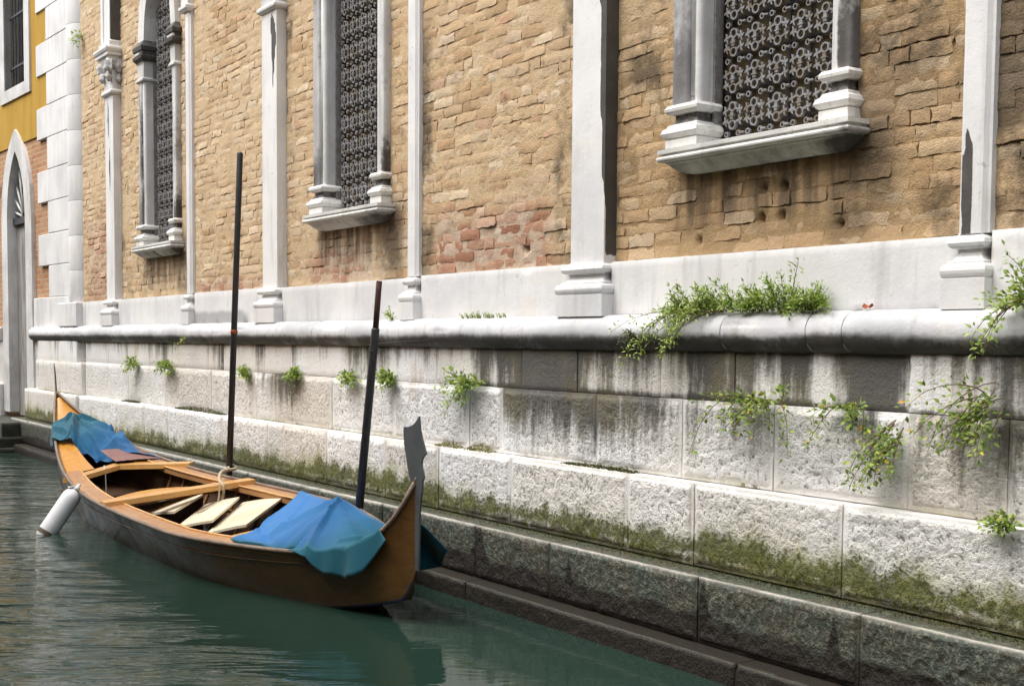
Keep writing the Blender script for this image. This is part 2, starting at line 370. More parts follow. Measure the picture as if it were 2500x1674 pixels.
M['inner'] = m_wood('dark_interior_wood', (.055, .026, .012), (.09, .042, .016), (.12, .058, .02), .45, .1)
M['ochre'] = m_wood('ochre_varnish', (.44, .185, .022), (.54, .255, .035), (.58, .31, .055), .25, .35)
M['deck'] = m_wood('side_deck_varnish', (.31, .15, .058), (.40, .205, .085), (.44, .25, .12), .3, .3)
M['thwart'] = m_wood('light_thwart_varnish', (.50, .25, .065), (.60, .33, .10), (.62, .37, .15), .3, .3, (26, 1.2, 26))
M['mauve'] = m_wood('faded_mauve_deck', (.17, .085, .075), (.22, .115, .10), (.25, .14, .125), .5, .05)
M['rail'] = simple('worn_gunwale_rail', (.22, .165, .125), .5, .0, 5, .003, .4, col2=(.14, .095, .065), stretch=(1, 8, 8))
M['cream'] = simple('cream_board_paint', (.66, .59, .45), .5, .0, 2.2, .002, .35, col2=(.56, .48, .34))
M['antifoul'] = simple('blue_antifouling', (.006, .016, .045), .6, .3, 5, .002)
M['blue_tarp'] = m_cloth('blue_tarpaulin')
M['blue_bag'] = simple('blue_plastic', (.02, .09, .33), .4, .3, 5, .003)
G1 = [(0, (.11, .17, .025)), (.35, (.22, .33, .05)), (.7, (.34, .46, .09)), (.95, (.46, .55, .18)), (1, (.5, .45, .08))]
G2 = [(0, (.09, .14, .025)), (.4, (.17, .26, .05)), (.78, (.28, .38, .075)), (.955, (.42, .47, .11)), (.985, (.62, .47, .05)), (1, (.6, .3, .04))]
G3 = [(0, (.04, .05, .015)), (.5, (.07, .08, .025)), (1, (.12, .12, .04))]
M['leaf'] = m_leaf('fresh_leaf', G1); M['leaf_y'] = m_leaf('leaf_with_yellow', G2); M['leaf_d'] = m_leaf('dull_dry_leaf', G3)
M['stem'] = simple('plant_stem', (.16, .105, .05), .8, .3, 20, .001)
M['dead_leaf'] = simple('dead_leaf', (.32, .085, .03), .7, .3, 20, .001)
M['moss'] = m_leaf('moss', [(0, (.022, .027, .006)), (.45, (.055, .065, .012)), (.8, (.12, .12, .025)), (1, (.24, .23, .12))])
M['moss_y'] = m_leaf('yellow_moss', [(0, (.10, .10, .012)), (.5, (.22, .20, .02)), (1, (.36, .32, .05))])
M['slime'] = simple('slimy_step_stone', (.040, .042, .03), .35, .0, 5, .01, .4, col2=(.016, .016, .012), obj_co=False)

# ------------------------------------------------------------------ the setting: water
mb = MB().add([(-120, -60, 0), (40, -60, 0), (40, .6, 0), (-120, .6, 0)], [(0, 1, 2, 3)])
struct(obj('canal_water', mb, M['water']))

# ------------------------------------------------------------------ dressed and hammered blocks
def res_at(x): return float(np.clip(.0021*math.hypot(x, 4.8), .012, .034))
def block(name, x0, x1, z0, z1, yf, yb, mat, parent, amp=.010, margin=.03, masks=None, ham=1.0, seed=0, gap=.004, tilt=0.0, res=None):
    r = res or res_at((x0+x1)/2)
    x0 += gap; x1 -= gap; z0 += gap*.6; z1 -= gap*.6
    nx = max(3, int((x1-x0)/r)+1); nz = max(3, int((z1-z0)/r)+1)
    xs = np.linspace(x0, x1, nx); zs = np.linspace(z0, z1, nz)
    X, Z = np.meshgrid(xs, zs, indexing='ij')
    e = np.minimum(np.minimum(X-x0, x1-X), np.minimum(Z-z0, z1-Z)); wob = .012*(fbm(X*6, Z*6, seed, 5, 2)-.5)
    inner = ss(margin*.55, margin*1.15, e+wob)
    rough = fbm(X*26, Z*26, seed*3.1, 3, 3)-.42; lump = fbm(X*5, Z*5, seed*1.7, 9, 3)-.5
    Y = yf - inner*(amp*.35 + amp*2.6*rough*ham + amp*.9*lump) + tilt*(X-x0)
    Y = Y + np.where(e < 1e-6, .004, 0) + .002*(vn(X*9, Z*9, seed, 2)-.5)
    chip = ss(.66, .80, fbm(X*7, Z*7, seed*2.3, 31, 3))*ss(.05, .0, e); Y = Y + chip*.016
    P = np.stack([X, Y, Z], 2)
    verts = [P.reshape(-1, 3)]; idx = np.arange(nx*nz).reshape(nx, nz)
    q = np.stack([idx[:-1, :-1], idx[1:, :-1], idx[1:, 1:], idx[:-1, 1:]], -1).reshape(-1, 4)
    ring = np.concatenate([idx[:, 0], idx[-1, 1:], idx[::-1, -1][1:], idx[0, ::-1][1:-1]])
    pr = P.reshape(-1, 3)[ring]; faces = [q]; base = nx*nz; inn = [inner.reshape(-1), np.zeros(len(ring))]
    verts.append(pr); last = np.arange(len(ring))+base; base += len(ring)                # arrises stay hard: the rim has its own vertices
    for k, f in enumerate((.03, .075, .35, .7, 1.0)):
        p2 = pr.copy(); p2[:, 1] = pr[:, 1]*(1-f)+yb*f
        topm = p2[:, 2] > z1-1e-4
        p2[topm, 2] += (.004*(vn(p2[topm, 0]*12, p2[topm, 1]*20, seed)-.5) if f < 1 else 0)
        new = np.arange(len(ring))+base; base += len(ring)
        faces.append(np.stack([last, new, np.roll(new, -1), np.roll(last, -1)], -1)); last = new; verts.append(p2); inn.append(np.zeros(len(ring)))
    V = np.concatenate(verts); Fq = np.concatenate(faces); inn = np.concatenate(inn)
    me = bpy.data.meshes.new(name); me.vertices.add(len(V)); me.vertices.foreach_set('co', V.astype(np.float32).ravel())
    me.loops.add(Fq.size); me.loops.foreach_set('vertex_index', Fq.astype(np.int32).ravel())
    me.polygons.add(len(Fq)); me.polygons.foreach_set('loop_start', np.arange(0, Fq.size, 4, dtype=np.int32)); 
    me.update(calc_edges=True); me.validate()
    at = {'ham': inn*ham, 'tone': np.full(len(V), RNG.random()**2*.55)}
    if masks: at.update(masks(V[:, 0], V[:, 1], V[:, 2], inn))
    for k, a in at.items():
        t = me.attributes.new(k, 'FLOAT', 'POINT'); t.data.foreach_set('value', np.broadcast_to(a, (len(V),)).astype(np.float32))
    return link(name, me, mat, parent, True)

quay = tag(empty('canal_wall', (-10, -.3, 0)), 'stepped canal-side wall of pale hammered stone under the church, mossy and black at the waterline', 'wall')
def streak(x, s): return fbm(x*3.2, 0, s, s, 4)
def mk_band(x, y, z, inn):
    right = ss(-9.0, -5.2, x)*.36 + ss(-14.5, -8.5, x)*.12 + .05
    s1 = fbm(x*4.5, z*.7, 3, 41, 4); s2 = fbm(x*1.3, z*.6, 9, 42, 3)
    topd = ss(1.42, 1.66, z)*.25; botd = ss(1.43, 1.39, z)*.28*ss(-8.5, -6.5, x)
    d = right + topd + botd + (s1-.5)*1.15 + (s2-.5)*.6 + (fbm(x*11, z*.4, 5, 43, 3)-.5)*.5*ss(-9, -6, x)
    d = d - ss(-3.72, -3.70, x)*.25
    return {'dirt': np.clip(d, 0, 1)}
def mk_c2(x, y, z, inn):
    s1 = fbm(x*4.2, z*.5, 3, 51, 4); s2 = fbm(x*1.6, z*.5, 9, 52, 3)
    up_ = ss(.95, 1.38, z)
    zone = np.maximum(np.maximum(ss(-7.3, -7.0, x)*ss(-5.2, -5.7, x)*.75, ss(-11.3, -10.9, x)*ss(-10.0, -10.6, x)*.7), .05)
    zone = np.maximum(zone, ss(-5.5, -5.1, x)*.42)
    d = zone*(.35+.75*up_) + (s1-.5)*1.1*(.3+.7*up_) + (s2-.52)*.5
    mo = ss(.985, .94, z)*ss(.52, .66, fbm(x*2.2, 0, 1, 77, 3))*.55
    return {'dirt': np.clip(d, 0, 1), 'moss': mo, 'wash': ss(1.02, .94, z)*.5*ss(.45, .6, fbm(x*1.4, 0, 3, 78, 3)), 'edge': np.zeros_like(x)}
def mk_c3(x, y, z, inn):
    hgt = .585 + .035*ss(-9, -4, x) + .12*(fbm(x*1.5, 0, 4, 61, 4)-.5) + .14*(fbm(x*9, z*3, 4, 62, 3)-.5) + .05*ss(-13, -9, x)*ss(-7, -9, x)
    mo = ss(hgt+.13, hgt-.05, z)*.92*(.50+.50*ss(.485, .57, z))
    mo = mo*(1-.8*ss(.57, .50, z)*ss(.40, .6, fbm(x*6, z*9, 2, 64, 3)))
    col = ss(.60, .68, fbm(x*7, z*.4, 8, 65, 3))*.35*ss(.93, .6, z)
    dirt_shade = np.clip((fbm(x*3.5, z*.6, 3, 66, 4)-.56)*1.2, 0, 1)
    dirt_shade = np.maximum(dirt_shade, ss(.56, .50, z)*.45)
    wash = ss(hgt+.26, hgt+.02, z)*(.35+.9*(fbm(x*1.1, z*.8, 6, 67, 3)-.3))
    low = ss(.60, .50, z)*(.6+.8*fbm(x*8, z*8, 3, 68, 3))
    return {'dirt': np.maximum(dirt_shade, low*.80), 'moss': np.maximum(mo, col), 'wash': np.clip(wash, 0, 1), 'edge': ss(.90, .925, z)*.35}
def mk_c4(x, y, z, inn):
    front = ss(-.30, -.33, y)
    tide = .265 + .10*(fbm(x*.9, 0, 3, 71, 3)-.5) + .06*(fbm(x*5, 0, 3, 72, 3)-.5)
    for xc, h, w in ((-6.95, .30, .13), (-4.78, .22, .07), (-5.95, .14, .05), (-8.9, .2, .06), (-3.9, .2, .06)):
        tide = tide + h*np.clip(1-np.abs(x-xc)/w, 0, 1)**1.6
    bk = ss(tide+.07, tide-.06, z)
    top = ss(.462, .474, z)
    mo = top*ss(-.30, -.22, y)*.55 + (1-top)*ss(.47, .44, z)*0
    edge = np.maximum(ss(.455, .466, z)*ss(-.335, -.355, y+0*x)*.7, top*ss(-.316, -.336, y))
    return {'algae': np.clip(.97*(1-edge*.6), 0, 1), 'black': bk*(1-top), 'moss': mo, 'edge': edge*.9, 'dirt': top*ss(-.33, -.29, y)*.75}
def mk_c5(x, y, z, inn):
    top = ss(.112, .122, z); edge = top*ss(-.455, -.476, y)*.9
    return {'algae': np.ones_like(x), 'black': np.clip(1-edge*1.2, 0, 1), 'edge': edge*.6*ss(.3, .6, fbm(x*3, 0, 1, 81, 3))}
def row(xs, z0, z1, yf, yb, masks, amp, margin, ham, sd, jit=.004, name='stone_block'):
    for k in range(len(xs)-1):
        block(name, xs[k], xs[k+1], z0, z1, yf+random.uniform(-jit, jit), yb, M['rough'], quay, amp, margin, masks, ham, sd+k*1.37)
row([-17.12, -14.1, -12.2, -10.55, -9.12, -7.97, -6.86, -6.25, -5.46, -4.86, -3.72], 1.385, 1.66, -.070, .10, mk_band, .0016, .012, .25, 3)
row([-3.72, -2.75, -1.4, .2, 2.0], 1.385, 1.66, -.082, .10, mk_band, .0016, .012, .25, 23)
row([-17.12, -15.25, -13.95, -12.52, -11.38, -10.92, -9.70, -8.60, -7.50, -7.08, -6.05, -5.26, -4.56, -3.71], .935, 1.385, -.078, .10, mk_c2, .0075, .035, 1.0, 43)
row([-3.71, -3.19, -2.3, -1.2, .3, 2.0], .935, 1.385, -.09, .10, mk_c2, .0075, .035, 1.0, 63)
row([-17.15, -15.45, -14.4, -13.6, -12.0, -10.85, -10.5, -9.62, -9.30, -8.58, -7.78, -6.85, -5.63, -5.06, -4.02, -2.9, -1.6, -.2, 2.0], .478, .935, -.165, .10, mk_c3, .0075, .030, 1.0, 83)
row([-20.3, -17.2, -15.6, -13.9, -12.4, -10.9, -9.4, -8.3, -7.0, -6.16, -4.83, -3.75, -2.6, -1.3, .2, 2.0], .12, .472, -.345, .10, mk_c4, .010, .02, .9, 103)
row([-20.3, -16.2, -13.0, -9.9, -6.9, -4.4, -1.5, 2.0], -.5, .12, -.485, .10, mk_c5, .010, .012, .5, 123)
# end pier at the far corner, a little proud of the rest
row([-19.55, -17.13], .935, 1.375, -.135, .10, mk_c2, .006, .04, .8, 143)
row([-19.55, -18.35, -17.42], 1.375, 1.66, -.115, .10, mk_band, .0016, .012, .2, 147)
row([-20.0, -17.18], .478, .93, -.20, .10, mk_c3, .006, .03, .8, 151)

# rounded string course, each length of stone its own piece
def torus_seg(x0, x1, sd, endcap=False):
    n = max(6, int((x1-x0)/.06)); th = np.linspace(math.radians(78), math.radians(285), 30)
    xs = np.linspace(x0+.002, x1-.002, n); R0 = .108
    X, T = np.meshgrid(xs, th, indexing='ij')
    e = np.minimum(X-x0, x1-X); R = R0 + .004*(fbm(X*4, T*2, sd, 5, 3)-.5) - .006*ss(.012, .002, e)
    R = R - .012*ss(.70, .82, fbm(X*5, T*2.2, sd, 15, 3))
    cap = np.ones_like(X)
    if endcap: cap = np.sqrt(np.clip(1-((x0+.16-X)/.16).clip(0, 1)**2, .02, 1))
    P = np.stack([X, -.045+R*np.cos(T)*cap, 1.757+R*np.sin(T)*(cap*.6+.4)], 2)
    mb = MB().grid(P)
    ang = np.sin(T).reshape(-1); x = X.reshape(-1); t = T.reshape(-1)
    d = ss(.15, -.45, ang)*.72 + (fbm(x*2.0, t*.9, 3, 91, 4)-.5)*.55 + (fbm(x*8, t*.5, 3, 93, 3)-.5)*.35 + ss(-9, -5, x)*.04  # patchy grime, plus underside shade put into the colour
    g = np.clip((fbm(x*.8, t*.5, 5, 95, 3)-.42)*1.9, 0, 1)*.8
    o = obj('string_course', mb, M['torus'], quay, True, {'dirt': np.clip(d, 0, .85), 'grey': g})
TJ = [-20.05, -17.55, -14.6, -12.3, -9.95, -8.02, -6.80, -4.90, -4.30, -4.07, -2.2, 0, 2]
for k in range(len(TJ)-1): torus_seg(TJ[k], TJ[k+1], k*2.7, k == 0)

# ------------------------------------------------------------------ church facade
ZP0, ZP1 = 1.858, 2.19                                           # plinth
church = tag(empty('church_wall', (-10, .3, 1.86)), 'tan brick church wall with white stone pilasters and three tall grilled windows above the quay', 'building')
PX = [-6.365, -11.235, -16.225]; PW = .335; PYF = -.045          # corner pilasters (left edges)
TX = [-3.495, -8.44, -13.29]; TW = .145                          # thin shafts at the other corner of each pier
BAY_Y = .055
WINS = [(-5.245+d, -4.31+d) for d in SILL_OFF]
def ztop(x): return 2.47-.217*x

def extr_path(name, path, zs, mat, parent, attrs=None, smooth=False, wear=.0015):
    """vertical extrusion of an open plan path, as a fine grid so that stains and wear can sit on it"""
    pts = []
    for (a, b) in zip(path[:-1], path[1:]):
        n = max(1, int(math.hypot(b[0]-a[0], b[1]-a[1])/.02))
        pts += [(a[0]+(b[0]-a[0])*k/n, a[1]+(b[1]-a[1])*k/n) for k in range(n)]
    pts.append(path[-1]); p = np.array(pts)
    P = np.zeros((len(p), len(zs), 3)); P[..., 0] = p[:, 0, None]; P[..., 1] = p[:, 1, None]; P[..., 2] = np.asarray(zs)[None]
    P[..., 1] += wear*(fbm(P[..., 0]*6, P[..., 2]*3, 2, 8, 3)-.5)*2
    P[..., 0] += wear*(fbm(P[..., 1]*6+3, P[..., 2]*4, 7, 9, 3)-.5)*2
    mb = MB().grid(P); flat = P.reshape(-1, 3)
    mb.f = [q[::-1] for q in mb.f]
    # lid
    return obj(name, mb, mat, parent, smooth, attrs(flat[:, 0], flat[:, 1], flat[:, 2]) if attrs else None)

# plinth stones
def mk_pl(x, y, z, inn):
    g = ss(-13.6, -13.1, x)*ss(-11.4, -11.9, x)*ss(2.06, 1.92, z)*1.1 + ss(1.95, 1.86, z)*.30*fbm(x*3, 0, 3, 3, 3)
    d = ss(1.885, 1.86, z)*ss(.5, .65, fbm(x*6, z*4, 2, 12, 3))*.5
    return {'grey': g, 'dirt': d}
def plinth(x0, x1, yf, sd, z1=ZP1, ham=.12): block('plinth_block', x0, x1, ZP0, z1, yf, .12, M['white'], church, .0022 if ham < .5 else .006, .006, mk_pl, ham, sd, .0015, res=max(.02, res_at(x0)))
for x0, x1, yf, sd, z1, ham in ((-17.9, -17.3, -.03, 1, 2.19, .1), (-17.3, -16.25, -.025, 1.5, 2.19, .1), (-15.86, -14.4, -.02, 2, 2.19, .1), (-14.4, -13.32, -.02, 2.5, 2.19, .1), (-13.13, -11.26, -.028, 3, 2.195, .1),
                            (-10.87, -8.46, -.02, 4, 2.185, .1), (-8.28, -6.40, -.028, 5, 2.195, .12), (-5.99, -3.52, -.02, 6, 2.19, .15), (-3.34, -1.45, -.04, 7, 2.20, 1.0), (-1.05, 2, -.02, 8, 2.19, .15)):
    plinth(x0, x1, yf, sd, z1, ham)

# pilasters with base, capital and an upper shaft
def base_loft(x0, x1, yf, yb, o=.068):
    s = [(o, ZP0), (o, 1.992), (o*.86, 1.994), (o*.98, 2.002), (o*1.05, 2.015), (o*1.08, 2.028), (o*1.02, 2.044), (o*.85, 2.056), (o*.68, 2.058), (o*.68, 2.068), (o*.36, 2.076), (o*.12, 2.092), (o*.02, 2.110), (o*.02, 2.124),
         (o*.40, 2.127), (o*.60, 2.136), (o*.68, 2.150), (o*.62, 2.166), (o*.42, 2.179), (o*.1, 2.184), (o*.1, 2.194)]
    return MB().loft([(x0-a, x1+a, yf-a, yb, z) for a, z in s])
def leaf_blob(mb, c, sx, sy, sz, sd, n=9, m=12):
    P = np.zeros((n, m, 3))
    for i in range(n):
        ph = math.pi*i/(n-1)
        for j in range(m):
            th = 2*math.pi*j/(m-1); r = 1+.35*math.sin(5*th+sd)*math.sin(ph)+.25*math.sin(3*ph*2+sd)
            P[i, j] = (c[0]+sx*r*math.sin(ph)*math.cos(th), c[1]+sy*r*math.sin(ph)*math.sin(th), c[2]+sz*math.cos(ph)*(1+.15*math.sin(4*th+sd)))
    mb.grid(P)
def crust(k):
    def f(x, y, z):
        side = ss(PX[k]+PW-.004, PX[k]+PW, x)*ss(PYF+.004, PYF+.012, y)
        n = (fbm(x*9, z*2.2, k, 21, 4)-.5)
        if k == 0:
            b = PX[0]+PW-.075+.085*np.clip((3.75-z)/1.5, 0, 1)+n*.05
            d = ss(b-.004, b+.004, x)*ss(2.3, 2.5, z+.25*(b < PX[0]+PW)); d = np.maximum(d*.9, side*.88*ss(2.2, 2.26, z))
        elif k == 1:
            hw = .055*np.clip(np.minimum((z-4.0)/.45, (4.74-z)/.12), 0, 1)
            xc = PX[1]+.265-.05*np.clip((z-4.5)/.25, 0, 1)
            d = ss(-.006, .006, hw-np.abs(x-xc+n*.04)-.004)*(y < PYF+.02)
        else:
            d = np.zeros_like(x)
            for zc, hh, xo, hw0 in ((4.45, .30, .13, .035), (3.85, .36, .17, .03)):
                hw = hw0*np.clip(1-np.abs(z-zc)/hh, 0, 1)**.7; d = np.maximum(d, ss(-.006, .006, hw-np.abs(x-PX[2]-xo+n*.06)-.004)*(y < PYF+.02)*.8)
        g = ss(.55, .75, fbm(x*3, z*.8, k+3, 22, 3))*.35 + side*.25
        return {'dirt': d, 'grey': g}
    return f
for k, x0 in enumerate(PX):
    x1 = x0+PW; zs = np.arange(2.19, 4.77, .022 if k < 2 else .03)
    sh = extr_path('pilaster', [(x0, .06), (x0, PYF), (x1, PYF), (x1, BAY_Y+.02)], zs, M['white'], church, crust(k))
    obj('pilaster_base', base_loft(x0, x1, PYF, .1), M['white'], sh)
    mb = MB()
    prof = [(.0, 4.74), (.02, 4.748), (.036, 4.765), (.038, 4.785), (.022, 4.808), (.002, 4.815), (.004, 4.9), (.016, 5.02), (.036, 5.12), (.06, 5.19), (.05, 5.20), (.085, 5.215), (.085, 5.25), (.10, 5.262), (.112, 5.29), (.11, 5.31), (.06, 5.325), (.05, 5.35), (.055, 5.39), (.02, 5.42)]
    mb.loft([(x0-a, x1+a, PYF-a, .1, z) for a, z in prof])
    cap = obj('capital', mb, M['white'], sh)
    mb = MB()
    for j, (dx, dz, s) in enumerate(((-.02, 5.10, 1), (.335, 5.11, 1.1), (.03, 4.98, .7), (.30, 4.97, .75), (.165, 5.08, .6))):
        leaf_blob(mb, (x0+dx, PYF-.035, dz), .062*s, .05*s, .085*s, j*1.3)
    leaf_blob(mb, (x1+.05, .02, 5.09), .05, .05, .09, 4.4); leaf_blob(mb, (x1+.03, .03, 4.95), .035, .04, .06, 2.4)
    obj('acanthus_leaves', mb, M['grey_stone'] if k == 2 else M['white'], cap, True)
    zu = np.arange(5.41, 9.0, .05)
    def upd(x, y, z, a=x0+.26): return {'dirt': ss(a+.02, a+.04, x+(fbm(x*7, z*2, 3, 33, 3)-.5)*.05)*.85}
    up_s = extr_path('upper_shaft', [(x0-.04, .06), (x0-.04, PYF-.03), (x0+.05, PYF-.03), (x0+.05, PYF-.015), (x1+.0, PYF-.015), (x1+.04, PYF-.03), (x1+.04, BAY_Y+.02)], zu, M['white'], sh, upd)
for k, x0 in enumerate(TX):
    x1 = x0+TW
    def td(x, y, z, k=k, x0=x0):
        d = np.zeros_like(x)
        if k == 0: d = ss(.0, .01, .032*np.clip((2.72-z)/.2, 0, 1)-np.abs(x-x0-.035+(fbm(x*8, z*4, 1, 3, 3)-.5)*.02))*.95*(y < -.03)
        if k == 2: d = ss(x0+.03, x0+.01, x)*.8  # shaded left edge of the far shaft, painted as a dark strip
        return {'dirt': d, 'grey': ss(.5, .8, fbm(x*4, z*.9, k+9, 22, 3))*.3 + ss(x1-.03, x1-.01, x)*.15}
    zs = np.arange(2.19, 5.2 if k == 2 else 8.8, .03)
    sh = extr_path('corner_shaft', [(x0, .09), (x0, -.05), (x0+.012, -.056), (x1-.03, -.056), (x1-.012, -.04), (x1, -.036), (x1, .02)], zs, M['white'], church, td)
    obj('shaft_base', base_loft(x0, x1-.03, -.045, .1, .055), M['white'], sh)
    if k == 2:                                                   # a bracket and carved tracery stop above the far shaft
        mb = MB().loft([(x0-.03, x1+.01, -.075, .1, 5.19), (x0-.06, x1+.02, -.10, .1, 5.22), (x0-.06, x1+.02, -.10, .1, 5.25), (x0-.02, x1, -.07, .1, 5.27)])
        obj('shaft_capital', mb, M['white'], sh)
        extr_path('upper_shaft', [(x0-.05, .09), (x0-.05, -.07), (x1, -.07), (x1, .02)], np.arange(5.26, 8.8, .05), M['white'], sh)
        mb = MB()
        for q, (dx, dz, s_) in enumerate(((-.10, 5.60, .8), (-.16, 5.78, 1.1), (-.2, 5.9, .9), (-.12, 5.5, .5), (-.17, 6.05, 1.0))): leaf_blob(mb, (x0+dx, -.03, dz), .06*s_, .06*s_, .075*s_, q*1.1)
        obj('carved_crocket', mb, M['white'], sh, True)

# windows
CW, CH = .165, .2
def ring(mb, cx, cz, r0, r1, y0, y1, n=10):
    vs = []; fs = []
    for j in range(n):
        a = 2*math.pi*j/n; c, s = math.cos(a), math.sin(a)
        vs += [(cx+r1*c, y0, cz+r1*s), (cx+r0*c, y0, cz+r0*s), (cx+r0*c, y1, cz+r0*s), (cx+r1*c, y1, cz+r1*s)]
    for j in range(n):
        a, b = 4*j, 4*((j+1) % n)
        for q in range(4): fs.append((a+q, b+q, b+(q+1) % 4, a+(q+1) % 4))
    mb.add(vs, fs)
def lattice_cell():
    mb = MB()
    for dz in (.05, -.05): ring(mb, 0, dz, .019, .028, -.010, .010, 12)
    for dx in (.046, -.046): ring(mb, dx, 0, .011, .017, -.008, .008, 8)
    mb.box(-.011, .011, -.014, .018, .080, .120)                 # vertical link to the next quatrefoil
    mb.box(-.018, .018, -.017, .012, .096, .104)
    mb.box(.064, .101, -.022, .016, -.005, .004)                 # flat horizontal link
    for sx in (1, -1):
        for sz in (1, -1):
            a = (.024*sx, .062*sz); b = (.052*sx, .083*sz)
            mb.prism([(a[0]-.006*sx, a[1]+.004*sz), (a[0]+.004*sx, a[1]-.006*sz), (.056*sx, .070*sz), (.050*sx, .077*sz)][::sx*sz], 'y', -.009, .008)
            cx, cz = .055*sx, .072*sz                            # little lily
            star = []
            for j in range(12):
                t = 2*math.pi*j/12+.4; r = (.026, .008, .017)[j % 3]; star.append((cx+r*math.cos(t), cz+r*math.sin(t)*1.25))
            mb.prism(star, 'y', -.007, .007)
    return mb
CELL = lattice_cell(); CV = np.array(CELL.v)
def arch_h(x, xa, xb, spring):                                   # pointed arch soffit height
    w = xb-xa; r = w*1.02
    dx = np.where(x < (xa+xb)/2, xb+.02*w-x, x-xa+.02*w); return spring+np.sqrt(np.clip(r*r-dx*dx, 0, None))
SPR = 5.20
for k, (xa, xb) in enumerate(WINS):
    YL = .125; xo, xe = xa-.215, xb+.145
    def jd(x, y, z, xa=xa, k=k):
        n = fbm(x*6, z*1.2, k, 5, 4)
        d = ss(3.55, 3.06, z)*.5*((x < xa-.085) | (x > xa+.98)) + (n-.44)*1.2 + .30*(x < xa-.085)*(y < .03)
        return {'dirt': np.clip(d, 0, .7), 'grey': ss(.35, .7, fbm(x*3, z*.7, 4, 6, 3))*.6 + ((x < xa-.085) & (y < .02))*(.45 if k == 0 else .3)}
    path = [(xo, .08), (xo, -.01), (xa-.09, -.012), (xa-.086, .006), (xa-.074, .016), (xa-.058, .018), (xa-.044, .010), (xa-.036, -.004), (xa-.012, -.002), (xa, .012), (xa, YL+.03)]
    jl = extr_path('window', path, np.arange(3.05, SPR+.0, .03), M['grey_stone'], church, jd, True)
    pr = [(xb, YL+.03), (xb, .015), (xb+.02, -.004), (xb+.035, .012), (xb+.04, -.012), (xe, -.012), (xe, .08)]
    extr_path('jamb', pr, np.arange(3.05, SPR, .03), M['grey_stone'], jl, jd, True)
    # white roll on the groove of the left jamb
    mb = MB().tube([(xa-.065, .012, 3.09), (xa-.065, .012, SPR-.02)], .016, 8); obj('shaft_roll', mb, M['white'], jl, True)
    def jbase(x0, x1):
        z0 = 2.786; s = [(.03, z0), (.03, z0+.065), (.02, z0+.067), (.040, z0+.08), (.050, z0+.10), (.042, z0+.122), (.024, z0+.135), (.022, z0+.145), (.0, z0+.157), (-.012, z0+.175), (-.012, z0+.203), (.020, z0+.210), (.034, z0+.224), (.036, z0+.240), (.022, z0+.258), (-.004, z0+.266)]
        mb = MB().loft([(x0-a, x1+a, -.015-a, YL+.02, z) for a, z in s])
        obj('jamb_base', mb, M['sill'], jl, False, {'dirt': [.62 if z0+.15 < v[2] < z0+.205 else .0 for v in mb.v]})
    jbase(xo+.01, xa-.005); jbase(xb+.005, xe-.015)
    # sill: loft with returned mouldings
    x0, x1, yf = xo-.012, xe+.075, -.11
    prof = [(-.15, 2.652), (-.118, 2.658), (-.085, 2.674), (-.058, 2.694), (-.046, 2.708), (-.036, 2.712), (-.034, 2.720), (-.006, 2.722), (.004, 2.730), (.006, 2.739), (.001, 2.748), (-.010, 2.752), (-.014, 2.754), (-.014, 2.764), (0, 2.766), (.001, 2.786), (-.004, 2.790)]
    st = []
    for a, z in prof: st.append((x0-a, x1+a, yf-a, .3, z))
    mb = MB(); N_ = 60                                            # grid version of the loft: mitred ends, fine along the front for stains
    for side in range(3):
        Pg = np.zeros((N_ if side == 1 else 6, len(prof), 3))
        for q_, (a_, z_) in enumerate(prof):
            c = [(x0-a_, .3), (x0-a_, yf-a_), (x1+a_, yf-a_), (x1+a_, .3)]; n_ = Pg.shape[0]
            for i_ in range(n_): u_ = i_/(n_-1); Pg[i_, q_] = (c[side][0]*(1-u_)+c[side+1][0]*u_, c[side][1]*(1-u_)+c[side+1][1]*u_, z_)
        mb.grid(Pg)
    mb.add([(x0, yf, 2.790), (x1, yf, 2.790), (x1, .3, 2.790), (x0, .3, 2.790)], [(0, 1, 2, 3)]); mb.add([(x0+.15, yf+.15, 2.652), (x1-.15, yf+.15, 2.652), (x1-.15, .3, 2.652), (x0+.15, .3, 2.652)], [(3, 2, 1, 0)])
    va = np.array(mb.v); dsill = ss(2.722, 2.70, va[:, 2])*(.30+.75*(fbm(va[:, 0]*5, va[:, 2]*3, 2, 13, 4)-.42)) + ss(2.765, 2.75, va[:, 2])*ss(x1-.35, x1-.05, va[:, 0])*.35 + np.clip(fbm(va[:, 0]*9, va[:, 2]*4, 4, 14, 3)-.62, 0, 1)*1.2  # grime mixed with painted shade under the sill mouldings
    obj('sill', mb, M['sill'], jl, False, {'dirt': np.clip(dsill, 0, .8), 'grey': ss(.45, .7, fbm(va[:, 0]*3, va[:, 2]*2, 5, 15, 3))*.5})
    # arch ring and hood
    nA = 26; xs = np.concatenate([np.linspace(xa, xb, nA)]); zi = arch_h(xs, xa, xb, SPR)
    xsO = np.linspace(xo, xe, nA); zo = arch_h(xsO, xo, xe, SPR)
    mb = MB()
    for yfr, (A, ZA), (B, ZB) in ((-.012, (xs, zi), (xsO, zo)),):
        P = np.zeros((nA, 4, 3))
        for i in range(nA):
            P[i, 0] = (A[i], YL+.03, ZA[i]); P[i, 1] = (A[i], yfr, ZA[i]); P[i, 2] = (B[i], yfr, ZB[i]); P[i, 3] = (B[i], .09, ZB[i])
        mb.grid(P)
    obj('arch_moulding', mb, M['grey_stone'], jl)
